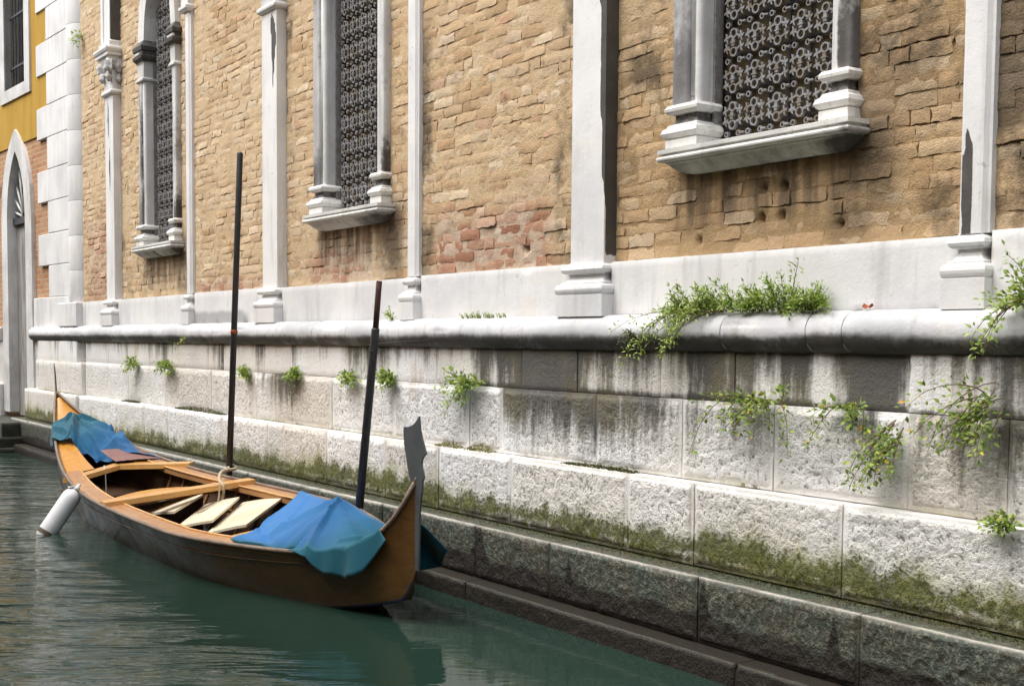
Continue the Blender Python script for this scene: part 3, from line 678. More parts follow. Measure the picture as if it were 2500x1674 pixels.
    # column capital under the arch, dark with soot
    for (c0, c1) in ((xo, xa), (xb, xe)):
        prof = [(.0, 4.72), (.022, 4.735), (.022, 4.755), (.004, 4.775), (.004, 4.93), (.02, 4.96), (.045, 4.99), (.05, 5.02), (.03, 5.03), (.03, 5.075), (.045, 5.085), (.05, 5.13), (.02, 5.17), (.0, 5.20)]
        mb = MB().loft([(c0-a, c1+a, -.012-a, YL+.01, z) for a, z in prof])
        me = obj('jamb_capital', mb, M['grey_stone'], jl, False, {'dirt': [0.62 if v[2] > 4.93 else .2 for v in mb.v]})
        mb = MB()
        for q in range(6): mb.box(c0+.01+q*.03, c0+.028+q*.03, -.055, -.03, 5.035, 5.062)
        obj('dentil', mb, M['white'], jl)
    # grille
    vsA = []; fsA = []; nC = len(CV)
    for i in range(-3, 4):
        for j in range(0, 18):
            cx = (xa+xb)/2+i*CW*1.0; cz = 2.86+j*CH
            if cx-.1 < xa-.07 or cx+.1 > xb+.09: continue
            if cz > SPR and cz+.06 > float(arch_h(np.array(cx), xa, xb, SPR)): continue
            fsA += [tuple(q+len(vsA)*nC for q in f) for f in CELL.f]; vsA.append(CV+[cx, YL, cz])
    mb = MB(); mb.v = [tuple(p) for p in np.concatenate(vsA)]; mb.f = fsA
    obj('grille', mb, M['iron'], jl)
    mb = MB().box(xa, xa+.018, YL-.03, YL+.03, 2.79, SPR).box(xb-.018, xb, YL-.03, YL+.03, 2.79, SPR); obj('grille_frame', mb, M['iron'], jl)
    mb = MB()
    for j in range(7): mb.box(xa+.06+j*.145, xa+.072+j*.145, YL+.05, YL+.06, 2.79, SPR+.7)
    for j in range(16): mb.box(xa, xb, YL+.052, YL+.064, 2.9+j*.2, 2.912+j*.2)
    obj('inner_bars', mb, M['dark_iron'], jl)
    mb = MB().box(xa-.02, xb+.02, YL+.075, YL+.09, 2.78, 6.4); obj('pane', mb, M['pane'], jl)

# brick fields: mortar bed + bricks
AREAS = []                                                       # x0, x1, face y
edges = [(-17.42, PX[2], 0.0, None), (PX[2]+PW, TX[2], BAY_Y, 2), (TX[2]+TW-.01, PX[1], 0.0, None), (PX[1]+PW, TX[1], BAY_Y, 1), (TX[1]+TW-.01, PX[0], 0.0, None), (PX[0]+PW, TX[0], BAY_Y, 0), (TX[0]+TW-.01, -1.45, 0.0, None)]
PITS = [(-4.80, 2.52, .026), (-4.65, 2.52, .026), (-4.81, 2.365, .026), (-4.66, 2.365, .026), (-4.27, 2.30, .024), (-5.28, 2.28, .022), (-6.92, 2.335, .040)]
V = []; Fm = []; base = 0
for (x0, x1, yf, w) in edges:
    segs = [(x0, x1, 2.17, 9.0)] if w is None else [(x0, WINS[w][0]-.21, 2.17, 9.0), (WINS[w][1]+.14, x1, 2.17, 9.0), (WINS[w][0]-.21, WINS[w][1]+.14, 2.17, 2.80), (WINS[w][0]-.21, WINS[w][1]+.14, 6.22, 9.0)]
    for (a, b, z0, z1) in segs:
        zc = min(z1, ztop(a)+.75); r = .02 if a > -9 else .03
        nx = max(2, int((b-a)/r)+1); zs = np.arange(z0, max(zc, z0+.1), r)
        if zc < z1: zs = np.append(zs, np.arange(zs[-1]+.15, z1+.1, .3))
        X, Z = np.meshgrid(np.linspace(a, b, nx), zs, indexing='ij')
        Y = yf - .0040 - .008*(fbm(X*11, Z*14, 3, 101, 3)-.5) - .009*(fbm(X*2.1, Z*2.6, 3, 103, 3)-.5) + .009*ss(.60, .74, fbm(X*3.4, Z*11, 6, 105, 3))
        for (hx, hz, hr) in PITS: Y = Y + .07*np.clip(1.15-np.hypot(X-hx, (Z-hz)*.8)/hr, 0, 1)
        idx = np.arange(X.size).reshape(X.shape)+base
        V.append(np.stack([X, Y, Z], 2).reshape(-1, 3)); Fm.append(np.stack([idx[:-1, :-1], idx[1:, :-1], idx[1:, 1:], idx[:-1, 1:]], -1).reshape(-1, 4)); base += X.size
V = np.concatenate(V); Fm = np.concatenate(Fm); mb = MB(); mb.v = V.tolist(); mb.f = Fm.tolist()
wall = obj('brick_wall', mb, M['mortar'], church, True)
# the body of the building behind the facing
obj('wall_core', MB().box(-17.7, 2.2, .34, 5.5, 1.7, 9.3), M['upper'], church)
obj('upper_wall', MB().box(-1.45, 2.2, .03, .34, 2.18, 9.2), M['upper'], church)

# brick shapes: worn, cushioned faces, shared between the bricks of the wall
BL, BHd, BH = .252, .120, .0755
def brick_shape(L, H, sd):
    nx, nz = (7, 4) if L > .2 else (5, 4)
    u = np.linspace(0, 1, nx); w = np.linspace(0, 1, nz); U, Wd = np.meshgrid(u, w, indexing='ij')
    e = np.minimum(np.minimum(U, 1-U)*L, np.minimum(Wd, 1-Wd)*H)
    r = random.Random(sd)
    X = (U-.5)*L + np.where(e < 1e-6, 1, .4)*np.array([[r.uniform(-.006, .006) for _ in w] for _ in u])
    Z = (Wd-.5)*H + np.where(e < 1e-6, 1, .4)*np.array([[r.uniform(-.005, .005) for _ in w] for _ in u])
    Y = -.004 - .003*(e > 1e-6) + np.array([[r.uniform(-.0032, .0032) for _ in w] for _ in u])
    tl = r.uniform(-.004, .004); Y += (U-.5)*2*tl + (Wd-.5)*r.uniform(-.006, .006)
    if r.random() < .35:                                         # broken corner
        cu, cw = r.choice((0, 1)), r.choice((0, 1)); Y += .016*np.clip(1-np.hypot((U-cu)*L/.06, (Wd-cw)*H/.04), 0, 1)
    P = np.stack([X, Y, Z], 2); v = P.reshape(-1, 3).tolist(); idx = np.arange(nx*nz).reshape(nx, nz)
    f = [(int(idx[i, j]), int(idx[i+1, j]), int(idx[i+1, j+1]), int(idx[i, j+1])) for i in range(nx-1) for j in range(nz-1)]
    ringi = list(idx[:, 0])+list(idx[-1, 1:])+list(idx[::-1, -1][1:])+list(idx[0, ::-1][1:-1]); n0 = len(v)
    m = len(ringi)
    for i in ringi: v.append(list(v[int(i)]))
    for i in ringi: p = v[int(i)]; v.append([p[0]*.985, .03, p[2]*.97])
    for k in range(m): f.append((n0+k, n0+m+k, n0+m+(k+1) % m, n0+(k+1) % m))
    return v, f
SH = {('s', k): brick_shape(BL-.005, BH-.006, k) for k in range(14)}; SH.update({('h', k): brick_shape(BHd-.005, BH-.006, 50+k) for k in range(14)})
ME = {}
for key, (v, f) in SH.items():
    me = bpy.data.meshes.new('brick'); me.from_pydata(v, [], f); me.update(); me.materials.append(M['brick']); me.polygons.foreach_set('use_smooth', [True]*len(me.polygons)); ME[key] = me
bricks = []
for ai, (x0, x1, yf, w) in enumerate(edges):
    rr = random.Random(900+ai); zc = 2.197+BH/2; row_i = 0
    while zc < ztop(x0)+.4:
        x = x0 - rr.uniform(0, .2)
        drift = .006*math.sin(zc*3+ai)
        while x < x1-.02:
            t = 's' if rr.random() < .62 else 'h'; L = BL if t == 's' else BHd
            L *= rr.uniform(.93, 1.07); a, b = max(x, x0+.003), min(x+L, x1-.003); x += L
            if b-a < .035: continue
            spans = [(a, b)]
            if w is not None:
                wa, wb = WINS[w][0]-.215, WINS[w][1]+.145
                if zc > 2.68:
                    spans = []
                    if a < wa: spans.append((a, min(b, wa)))
                    if b > wb: spans.append((max(a, wb), b))
            for (p, q) in spans:
                xm = (p+q)/2
                if q-p < .03 or zc > ztop(xm)+.38 or xm > -2.0: continue
                if zc > 5.2 and w is not None and wa-.05 < xm < wb+.05: continue
                if any(p-.015 < hx < q+.015 and abs(zc-hz) < .05 for hx, hz, _ in PITS): continue
                depth = rr.gauss(0, .0022)
                if -8.2 < xm < -6.5 and zc < 2.6: depth += rr.uniform(-.004, .010)*(1 if rr.random() < .6 else 0)
                kk = ('s' if (q-p) > .17 else 'h', rr.randrange(14)); nom = (BL if kk[0] == 's' else BHd)
                bricks.append((xm, yf+depth, zc+drift*math.sin(xm*.8)+rr.uniform(-.003, .003), (q-p)/nom, rr.uniform(-.025, .025), kk, rr.uniform(.92, 1.05)))
        zc += BH*rr.uniform(.97, 1.03)
def shows(b): return (b[3]*(BL if b[5][0] == 's' else BHd))/(b[0]**2+23) if b[2] < ztop(b[0])-.02 and b[0] < -3.05 else 0
bricks.sort(key=shows, reverse=True)
for (x, y, z, sx, rz, kk, sz) in bricks[:300]:
    o = bpy.data.objects.new('brick', ME[kk]); C.objects.link(o); o.parent = wall
    o.location = (x, y, z); o.scale = (sx, 1, sz); o.rotation_euler = (0, rz, 0)
V = []; Fa = []; base = 0
for (x, y, z, sx, rz, kk, sz) in bricks[300:]:
    v, f = SH[kk]; v = np.array(v); c, s = math.cos(rz), math.sin(rz); vx, vz = v[:, 0]*sx, v[:, 2]*sz
    V.append(np.stack([x+vx*c+vz*s, y+v[:, 1], z-vx*s+vz*c], 1)); Fa += [tuple(i+base for i in q) for q in f]; base += len(v)
mb = MB(); mb.v = np.concatenate(V).tolist(); mb.f = Fa
struct(obj('brickwork', mb, M['brick'], wall, True), 'stuff')

# rounded corner shaft of the church with its stacked drums
zd = [2.19, 2.62] + [2.62+.475*k for k in range(1, 14)]
for k in range(len(zd)-1):
    a = np.linspace(math.radians(-150), math.radians(20), 18); r = .27
    zz = np.array([zd[k]+.001, zd[k]+.006, zd[k]+.012, (zd[k]+zd[k+1])/2, zd[k+1]-.012, zd[k+1]-.006, zd[k+1]-.001]); rr_ = np.array([r-.003, r-.001, r, r, r, r-.001, r-.003])
    A, Zm = np.meshgrid(a, zz, indexing='ij'); Rm = np.broadcast_to(rr_, A.shape)
    P = np.stack([-17.70+Rm*np.cos(A), .155+Rm*np.sin(A), Zm], 2)
    obj('corner_drum', MB().grid(P), M['white'], church, True)
obj('corner_plinth', MB().cbox(-18.35, -17.40, -.12, .3, ZP0, 2.19, .012), M['white'], church)

# ------------------------------------------------------------------ yellow house beyond the church
house = tag(empty('yellow_house', (-18.9, .05, 0), (0, 0, math.radians(2.94)), False), 'house with yellow plaster over bare brick, arched water door and barred window, beyond the church', 'building')
def parch(d, hw, rise):
    R = (hw*hw+rise*rise)/(2*hw); return math.sqrt(max(0, R*R-(abs(d)+R-hw)**2))
DS, DHO, DHI, DSP = -1.90, .80, .48, 3.60                        # local x is minus the distance along the wall
def arch_line(hw, rise, n=12): return [(DS+hw*t, DSP+parch(hw*t, hw, rise)) for t in np.linspace(-1, 1, 2*n+1)]
# brick wall with the arched gap left open
out = arch_line(DHO-.02, 1.33); mid = len(out)//2
mb = MB().prism([(-9, -.5), (DS-DHO+.02, -.5)]+out[:mid+1]+[(DS, 4.735), (-9, 4.735)], 'y', .0, .35)
mb.prism([(.25, -.5), (.25, 4.735), (DS, 4.735)]+out[mid:][::1]+[(DS+DHO-.02, -.5)], 'y', .0, .35)
obj('brick_wall', mb, M['old_brick'], house)
wx0, wx1, wz0 = -2.42, -1.36, 5.62
mb = MB().box(-9, wx0, -.025, .35, 4.72, 9.5).box(wx1, .25, -.025, .35, 4.72, 9.5).box(wx0, wx1, -.025, .35, 4.72, wz0).box(wx0, wx1, -.025, .35, 8.0, 9.5)
obj('plaster_wall', mb, M['yellow'], house)
# stone door frame
inn_ = arch_line(DHI, 1.02); o2 = arch_line(DHO, 1.36)
P = np.zeros((len(o2)+4, 4, 3))
pi_ = [(DS-DHI, .5), (DS-DHI, 2.0)]+inn_+[(DS+DHI, 2.0), (DS+DHI, .5)]; po_ = [(DS-DHO, .5), (DS-DHO, 2.0)]+o2+[(DS+DHO, 2.0), (DS+DHO, .5)]
for i, (a, b) in enumerate(zip(pi_, po_)): P[i] = ((b[0], .05, b[1]), (b[0], -.06, b[1]), (a[0], -.06, a[1]), (a[0], .15, a[1]))
dr = obj('door_frame', MB().grid(P), M['grey_stone'], house)
leaf = obj('door_leaf', MB().box(DS-DHI-.02, DS+DHI+.02, .09, .14, .45, 3.52), M['door'], house)
obj('handle', MB().box(DS+.12, DS+.19, .05, .09, 1.72, 1.86), M['dark_iron'], leaf); obj('knocker', MB().box(DS+.12, DS+.18, .05, .09, 3.2, 3.32), M['dark_iron'], leaf)
tr = obj('transom', MB().box(DS-DHI-.02, DS+DHI+.02, .03, .13, 3.50, 3.60), M['dark_iron'], house)
mb = MB()
for k in range(9):
    a = math.radians(12+19.5*k); L = .42+.5*math.sin(a)
    p0 = (DS+.10*math.cos(a), .08, 3.6+.08*math.sin(a)); p1 = (DS+L*.95*math.cos(a), .08, 3.6+L*math.sin(a))
    mb.tube([p0, ((p0[0]+p1[0])/2+.03, .07, (p0[2]+p1[2])/2), p1], .02, 6)
obj('fan_grille', mb, M['grey_stone'], tr, True)
obj('fanlight_pane', MB().prism([(x, z) for x, z in arch_line(DHI+.03, 1.06)], 'y', .13, .145), M['dark_glass'], house)
# window with stone surround, splayed reveal and bars
fr = obj('window_frame', MB().box(wx0-.02, wx0+.0, -.05, .3, wz0, 8).box(wx1, wx1+.26, -.055, .05, wz0-.19, 8.1).box(wx0-.25, wx0, -.055, .05, wz0-.19, 8.1).box(wx0, wx1, -.055, .3, wz0-.19, wz0), M['grey_stone'], house)
obj('pane', MB().box(wx0, wx1, .20, .22, wz0, 8), M['dark_glass'], fr)
for k in range(6): obj('bar', MB().tube([(wx0+.12+k*.165, .05, wz0), (wx0+.12+k*.165, .05, 8)], .013, 6), M['dark_iron'], fr)
for z in (5.95, 6.75, 7.5): obj('bar', MB().box(wx0, wx1, .035, .065, z, z+.035), M['dark_iron'], fr)
# quoins
for k in range(16):
    z0 = 2.30+k*.4675
    wide = k % 2 == 1
    obj('quoin', MB().cbox(-.78 if wide else -.30, .62, -.05, .2, z0+.003, z0+.4645, .008), M['white'], house)
obj('quoin', MB().cbox(-1.02, .62, -.06, .2, 1.86, 2.297, .008), M['white'], house)
# lower stone skin left of the door and its own stub of string course
obj('base_stone', MB().cbox(-4.6, DS-DHO-.02, -.05, .1, .4, 1.64, .015), M['grey_stone'], house)
obj('base_stone', MB().cbox(-4.6, DS-DHO-.02, -.12, .1, .3, .95, .015), M['grey_stone'], house)
obj('base_stone', MB().cbox(DS+DHO+.0, -.55, -.03, .1, .4, 1.85, .015), M['grey_stone'], house)
mb = MB().prism([(-.02, 1.64), (-.08, 1.655), (-.125, 1.70), (-.135, 1.755), (-.125, 1.81), (-.08, 1.855), (-.02, 1.87), (.1, 1.87), (.1, 1.64)], 'x', -6, DS-DHO-.08)
obj('string_course', mb, M['torus'], house)

# landing steps at the water door
steps = tag(empty('landing_steps', (-20.6, -.5, 0)), 'dark slimy stone steps running down from the arched door into the canal', 'steps')
for (yf, z0, z1, xr) in ((-.62, -.4, .43, -19.62), (-.92, -.4, .22, -19.5), (-1.2, -.5, .07, -19.4)):
    block('step', -24.5, xr, z0, z1, yf, .1, M['slime'], steps, .01, .02, None, .6, z1*7)

# ------------------------------------------------------------------ the boat
BX, BY = -10.26, -1.19
boat = tag(empty('gondola', (BX, BY, 0), (0, 0, math.radians(.67)), False), 'brown varnished wooden rowing boat with steel prow blade, moored beside the church wall', 'boat')
LB = 7.73
def T(x): return (3.865-x)/LB
def bw(t):
    t = np.asarray(t, float)
    return .683*np.where(t < .3, 1-np.clip((.3-t)/.3, 0, 1)**1.45, 1-np.clip((t-.3)/.7, 0, 1)**2.55)
def gh(t):
    t = np.asarray(t, float)
    return .375+np.where(t < .3, .512*np.clip((.3-t)/.3, 0, 1)**9.5, .738*np.clip((t-.3)/.7, 0, 1)**4.35)
def zb(t):
    t = np.asarray(t, float)
    near = -.14+.30*np.clip((.24-t)/.24, 0, 1)**1.4+.20*np.clip((.02-t)/.02, 0, 1)**2.2
    far = -.14+.42*np.clip((t-.62)/.38, 0, 1)**2+.2*np.clip((t-.975)/.025, 0, 1)**2
    return np.where(t < .5, near, far)
TT = np.unique(np.concatenate([np.linspace(0, .03, 13), np.linspace(.03, .97, 70), np.linspace(.97, 1, 12)]))
def section(t, s, off=0.0):
    """point on the hull: s = 0 keel .. 1 gunwale; flat bottom, hard chine, flared side"""
    b, g, z0 = float(bw(t)), float(gh(t)), float(zb(t))
    bc = b*.60
    if s < .3: q = s/.3; y = bc*q; z = z0
    else:
        q = (s-.3)/.7; y = bc+(b-bc)*(q**.8); z = z0+(g-z0)*q
    return max(y-off, .0), z+off*(1 if s < .3 else 0)
SS = [0, .15, .29, .31, .36, .45, .55, .65, .75, .85, .93, 1.0]
def hull(off, sgn): 
    P = np.zeros((len(TT), len(SS), 3))
    for i, t in enumerate(TT):
        for j, s in enumerate(SS):
            y, z = section(t, s, off); P[i, j] = (3.865-LB*t+(.012 if t == 0 else 0), sgn*y, z)
    return P
mb = MB()
for sgn in (1, -1): mb.grid(hull(0, sgn))
hl = obj('hull', mb, M['hull'], boat, True)
mb = MB()
for sgn in (1, -1): mb.grid(hull(.022, sgn)[2:-2])
obj('inner_planking', mb, M['inner'], hl, True)
# blue strip of antifouling along the chine
mb = MB()
for sgn in (1, -1):
    P = np.zeros((len(TT), 3, 3))
    for i, t in enumerate(TT):
        for j, s in enumerate((.28, .302, .322)):
            y, z = section(t, s); P[i, j] = (3.865-LB*t+.002, sgn*(y+.004), z-.003*(j == 0))
    mb.grid(P[2:-2])
obj('antifouling_band', mb, M['antifoul'], hl, True)
# gunwale rails and a rubbing strake
def side_line(sgn, dy, dz, t0, t1, n=70): return [(3.865-LB*t, sgn*max(float(bw(t))+dy, 0.004), float(gh(t))+dz) for t in np.linspace(t0, t1, n)]
for sgn in (1, -1):
    obj('gunwale', MB().tube(side_line(sgn, .004, .004, .002, .998, 110), .014, 8), M['rail'], boat, True)
    obj('rubbing_strake', MB().tube([(3.865-LB*t, sgn*(section(t, .87)[0]+.004), section(t, .87)[1]) for t in np.linspace(.03, .97, 80)], .004, 6), M['hull'], hl, True)
# side decks with an inner coaming
for sgn in (1, -1):
    tt = np.linspace(.20, .74, 60); P = np.zeros((60, 4, 3)); 
    for i, t in enumerate(tt):
        b, g = float(bw(t)), float(gh(t)); x = 3.865-LB*t; wd = .155*min(1, (b/.5))
        P[i] = ((x, sgn*(b-.006), g-.004), (x, sgn*(b-.06), g+.004), (x, sgn*(b-wd), g+.002), (x, sgn*(b-wd), g-.05))
    obj('side_deck', MB().grid(P), M['deck'], boat)
    obj('coaming', MB().tube([(p[0], p[1], p[2]+.004) for p in P[:, 2]], .009, 6), M['thwart'], boat, True)
    # golden inner face of the topside, seen across the boat
    P = np.zeros((len(tt), 2, 3))
# ribs
for k, t in enumerate(np.linspace(.22, .70, 15)):
    for sgn in (1, -1):
        pts = [(3.865-LB*t, sgn*section(t, s, .034)[0], section(t, s, .034)[1]) for s in (.12, .25, .30, .33, .42, .55, .7, .85, .97)]
        obj('rib', MB().tube(pts, .012, 5), M['deck'], hl, True)
# floor boards
for k in range(5):
    y0 = -.36+k*.145
    obj('floor_board', MB().box(-1.75, 2.2, y0, y0+.138, -.06, -.045), M['inner'], boat)
# near end deck (under the blue sheet) and the curved inside of the stem
def deck(name, t0, t1, mat, dz=-.012, camber=.03, n=24, y0=-1, y1=1, parent=boat):
    P = np.zeros((n, 9, 3))
    for i, t in enumerate(np.linspace(t0, t1, n)):
        b, g = float(bw(t))-.004, float(gh(t))
        for j, v in enumerate(np.linspace(y0, y1, 9)): P[i, j] = (3.865-LB*t, v*b, g+dz+camber*(1-v*v))
    return obj(name, MB().grid(P), mat, parent, True)
deck('stern_deck', .045, .245, M['ochre'], -.03)
for ta, tb in ((.004, .07), (.88, .996)):                        # cheeks inside the raised ends
    for sgn in (1, -1):
        mb = MB(); P = np.zeros((16, 6, 3))
        for i, t in enumerate(np.linspace(ta, tb, 16)):
            for j, s in enumerate(np.linspace(.62, .995, 6)):
                y, z = section(t, s); P[i, j] = (3.865-LB*t, sgn*max(y-.012, .006), z)
        mb.grid(P); obj('stem_lining', mb, M['ochre'], boat, True)
obj('stem_cap', MB().tube([(3.865-LB*t-.004, 0, float(gh(t))+.004) for t in np.linspace(0, .02, 6)], .012, 8), M['hull'], boat, True)
# far end deck: golden side, mauve hatch, dark well
P = []
fd = deck('bow_deck', .735, .985, M['ochre'], -.02, .03, 26, -1, -.42)
deck('bow_deck', .735, .985, M['ochre'], -.02, .03, 26, .42, 1)
deck('bow_deck', .87, .985, M['ochre'], -.02, .028, 14, -.42, .42)
deck('bow_hatch', .738, .80, M['mauve'], .006, .034, 8, .02, .96)
obj('hatch_trim', MB().tube([(-2.62, .05, .43), (-2.6, .42, .44)], .01, 6), M['thwart'], fd)
obj('cleat', MB().box(-2.02, -1.90, -.45, -.40, .405, .43), M['rail'], fd)
obj('well_bottom', MB().box(-2.85, -1.85, -.25, .3, .16, .175), M['inner'], boat)
# thwarts
def plank(name, a, b, w, th, mat, n=2):
    a, b = Vector(a), Vector(b); d = (b-a).normalized(); sx = Vector((d.y, -d.x, 0)).normalized()*w/2; u = Vector((0, 0, th))
    vs = [a-sx, a+sx, b+sx, b-sx]; e = sx*.08
    mb = MB().add([v for v in vs]+[v+u for v in (a-sx+e, a+sx-e, b+sx-e, b-sx+e)], [(3,2,1,0), (4,5,6,7), (0,1,5,4), (1,2,6,5), (2,3,7,6), (3,0,4,7)])
    return obj(name, mb, mat, boat)
plank('thwart', (-.08, -.655, .372), (-.08, .655, .372), .17, .045, M['thwart'])
plank('fore_beam', (-1.62, -.50, .40), (-1.88, .06, .44), .16, .042, M['thwart'])
plank('fore_beam', (-1.40, .60, .415), (-1.88, .03, .438), .16, .042, M['thwart'])
# arched seat board behind the thwart
P = np.zeros((14, 4, 3))
for i, v in enumerate(np.linspace(-1, 1, 14)):
    z = .325+.02*(1-v*v); y = v*.47-.03; xe_ = -.60-.22*(1-v*v)
    P[i] = ((-.30, y, z), (xe_, y, z), (xe_, y, z-.03), (-.30, y, z-.03))
obj('seat', MB().grid(P), M['ochre'], boat)
obj('seat_support', MB().box(-.62, -.58, -.45, .40, -.04, .255), M['inner'], boat)
obj('rail_inside', MB().tube([(-.2, .36, .20), (.55, .43, .17)], .018, 6), M['ochre'], boat, True)
# steel blades on both stems
def blade(name, poly, y=.0, th=.006, flip=1): return obj(name, MB().prism(poly, 'y', y-th, y+th), M['steel'], boat)
bp = [(1034.5,1015),(1035.5,1030),(1037,1046),(1040,1062),(1044,1076),(1047.5,1090),(1051.5,1103),(1045.5,1111),(1042,1119),(1041,1129),(1042,1139),(1044.5,1150),(1047,1162),(1043.5,1169),(1043,1176),(1042,1196),(1039,1219),(1036.5,1260),(1035.5,1312),(1034.5,1391),(1027,1391),(1025.6,1278),(1020,1190),(1011,1160),(1007,1139),(1003,1112),(999,1089),(997.4,1066),(997.4,1044.7),(1008,1043.5),(1017,1039.7),(1024,1033),(1030,1024)]
blade('prow_blade', [(3.865+(px-1029)/209.0, .887+(1166-py)/409.0) for px, py in bp])
blade('bow_spike', [(-3.862, .75), (-3.875, 1.0), (-3.88, 1.13), (-3.90, 1.30), (-3.93, 1.42), (-3.875, 1.31), (-3.845, 1.14), (-3.84, 1.0), (-3.84, .75)])

# ------------------------------------------------------------------ things in and on the boat
BM = Matrix.Translation((BX, BY, 0)) @ Matrix.Rotation(math.radians(.67), 4, 'Z') 
LIST = .09                                                       # the hull lies a little over towards the viewer
INB = []
def in_boat(o):
    o.matrix_world = BM; INB.append(o); return o
for k, (q, lab) in enumerate((
    ([(-.85, .09, .25), (-.25, .27, .25), (.14, -.13, .21), (-.62, -.20, .20)], 'cream painted board nearest the seat, partly shaded by the thwart, lying in the boat'),
    ([(-.23, .28, .26), (.25, .40, .26), (.86, -.08, .215), (.30, -.18, .20)], 'middle one of three cream painted boards lying in the boat'),
    ([(.15, .47, .29), (.78, .56, .29), (1.45, -.05, .25), (.92, -.16, .23)], 'cream painted board tucked under the edge of the near blue sheet'))):
    n_ = Vector((0, 0, -.022)); b_ = [Vector(p) for p in q]
    # dished panel: subdivided, slightly bowed
    P = np.zeros((7, 7, 3))
    for i, u in enumerate(np.linspace(0, 1, 7)):
        for j, v in enumerate(np.linspace(0, 1, 7)):
            p = (b_[0]*(1-u)+b_[1]*u)*(1-v)+(b_[3]*(1-u)+b_[2]*u)*v
            P[i, j] = (p.x, p.y, p.z-.03+.10*u+.006*math.sin(math.pi*u))
    mb = MB().grid(P[:, ::-1]); Q = P.copy(); Q[..., 2] -= .02; mb.grid(Q)
    rim = [(i, 0) for i in range(7)]+[(6, j) for j in range(1, 7)]+[(i, 6) for i in range(5, -1, -1)]+[(0, j) for j in range(5, 0, -1)]
    A = np.array([[P[a, b] for a, b in rim+rim[:1]], [Q[a, b] for a, b in rim+rim[:1]]]); mb.grid(A)
    in_boat(tag(obj('cream_board', mb, M['cream'], None, False), lab, 'board', 'cream boards in the boat'))
in_boat(tag(obj('folded_plastic', MB().loft([(-.95, -.62, -.36, -.12, -.04), (-.97, -.60, -.38, -.1, .03), (-.93, -.63, -.35, -.13, .09), (-.88, -.68, -.3, -.17, .12)]), M['blue_bag'], None, True), 'small bundle of blue plastic on the boat floor beside the seat', 'bundle'))

def tarp(name, xa, xb, ovn, ovf, hfun, label, lit_top, creases, flare=lambda x: 0.0, nu=120, nv=96):
    U = np.linspace(0, 1, nu); V = np.linspace(-1, 1, nv); P = np.zeros((nu, nv, 3)); fd = np.zeros((nu, nv)); wt = np.zeros((nu, nv))
    for i, u in enumerate(U):
        for j, v in enumerate(V):
            x = xa(v)*(1-u)+xb(v)*u; t = min(max(T(x), .004), .996); b, g = float(bw(t)), float(gh(t))
            on, of = ovn(x), ovf(x); ex = 1.0
            vv = v*1.22
            if abs(vv) <= 1 or (vv < 0 and on <= 0) or (vv > 0 and of <= 0):
                vc = max(-1, min(1, vv)) if abs(vv) > 1 else vv
                y = vc*(b-(.035 if (vv < 0 and on <= 0) or (vv > 0 and of <= 0) else -.016)); z = hfun(x, y, b, g, vc)
                if abs(vv) > 1: z -= (abs(vv)-1)*.12; y *= 1+.0*(abs(vv)-1)
            else:
                s = (abs(vv)-1)/.22; ov = on if vv < 0 else of
                w = .5+.5*math.sin(x*21+3*math.sin(x*5)); out_ = .030+.028*s*w+.006*math.sin(x*37)*s+(flare(x)*s**.7 if vv > 0 else 0)
                y = math.copysign(b+out_, vv)*(1+.0*s); z = g+.030-ov*s*(1+.06*math.sin(x*7.3)+.10*ss(3.1, 3.4, x))
                if i: pass
            P[i, j] = (x, y, z)
            fd[i, j], wt[i, j] = lit_top(x, y, b, vv)
    N = P.copy()
    w1 = fbm(P[..., 0]*5, P[..., 1]*5, 3, 7, 3)-.5; w2 = fbm(P[..., 0]*14, P[..., 1]*9, 5, 17, 2)-.5
    P[..., 2] += .020*w1+.006*w2
    for (a, b, h, wd) in creases:                                # sharp folds pulled between points of tension
        ax, ay = b[0]-a[0], b[1]-a[1]; L2 = ax*ax+ay*ay
        tt = np.clip(((P[..., 0]-a[0])*ax+(P[..., 1]-a[1])*ay)/L2, 0, 1); dx_ = P[..., 0]-a[0]-ax*tt; dy_ = P[..., 1]-a[1]-ay*tt
        dd = np.sqrt(dx_**2+dy_**2)+.012*(fbm(P[..., 0]*6, P[..., 1]*6, 1, 3, 2)-.5)
        P[..., 2] += h*np.clip(1-np.abs(dd)/(wd*(.45+.9*tt)), 0, 1)**1.3*(.35+.65*np.sin(np.pi*np.clip(tt*.9+.1, 0, 1)))
    mb = MB().grid(P); Q = P.copy(); Q[..., 2] -= .004
    o = obj(name, mb, M['blue_tarp'], None, True, {'fade': fd.reshape(-1), 'wet': wt.reshape(-1)})
    so_ = o.modifiers.new('thickness', 'SOLIDIFY'); so_.thickness = .003
    return in_boat(tag(o, label, 'tarpaulin'))
def seg_d(p, a, b):
    ax, ay = b[0]-a[0], b[1]-a[1]; t = max(0, min(1, ((p[0]-a[0])*ax+(p[1]-a[1])*ay)/(ax*ax+ay*ay))); return math.hypot(p[0]-a[0]-ax*t, p[1]-a[1]-ay*t), t
def h_near(x, y, b, g, v):
    base_ = g+.026-.02*(1-v*v)
    d, ang = math.hypot((x-2.90)/1.0, (y+.03)/.72), math.atan2(y+.03, x-2.90)
    fold = 1+.10*math.sin(3*ang+.6)+.05*math.sin(7*ang+2)
    cone = .27*max(0, 1-d/(.72*fold))**1.35
    d2, t2 = seg_d((x, y), (2.65, .0), (1.62, .27)); ridge = (.20-.03*t2)*max(0, 1-d2/.42)**1.1
    sag = -.10*ss(3.1, 3.5, x)*(1-v*v)
    m = max(cone, ridge)+.25*min(cone, ridge)
    return base_+m*(1-abs(v)**6)+sag
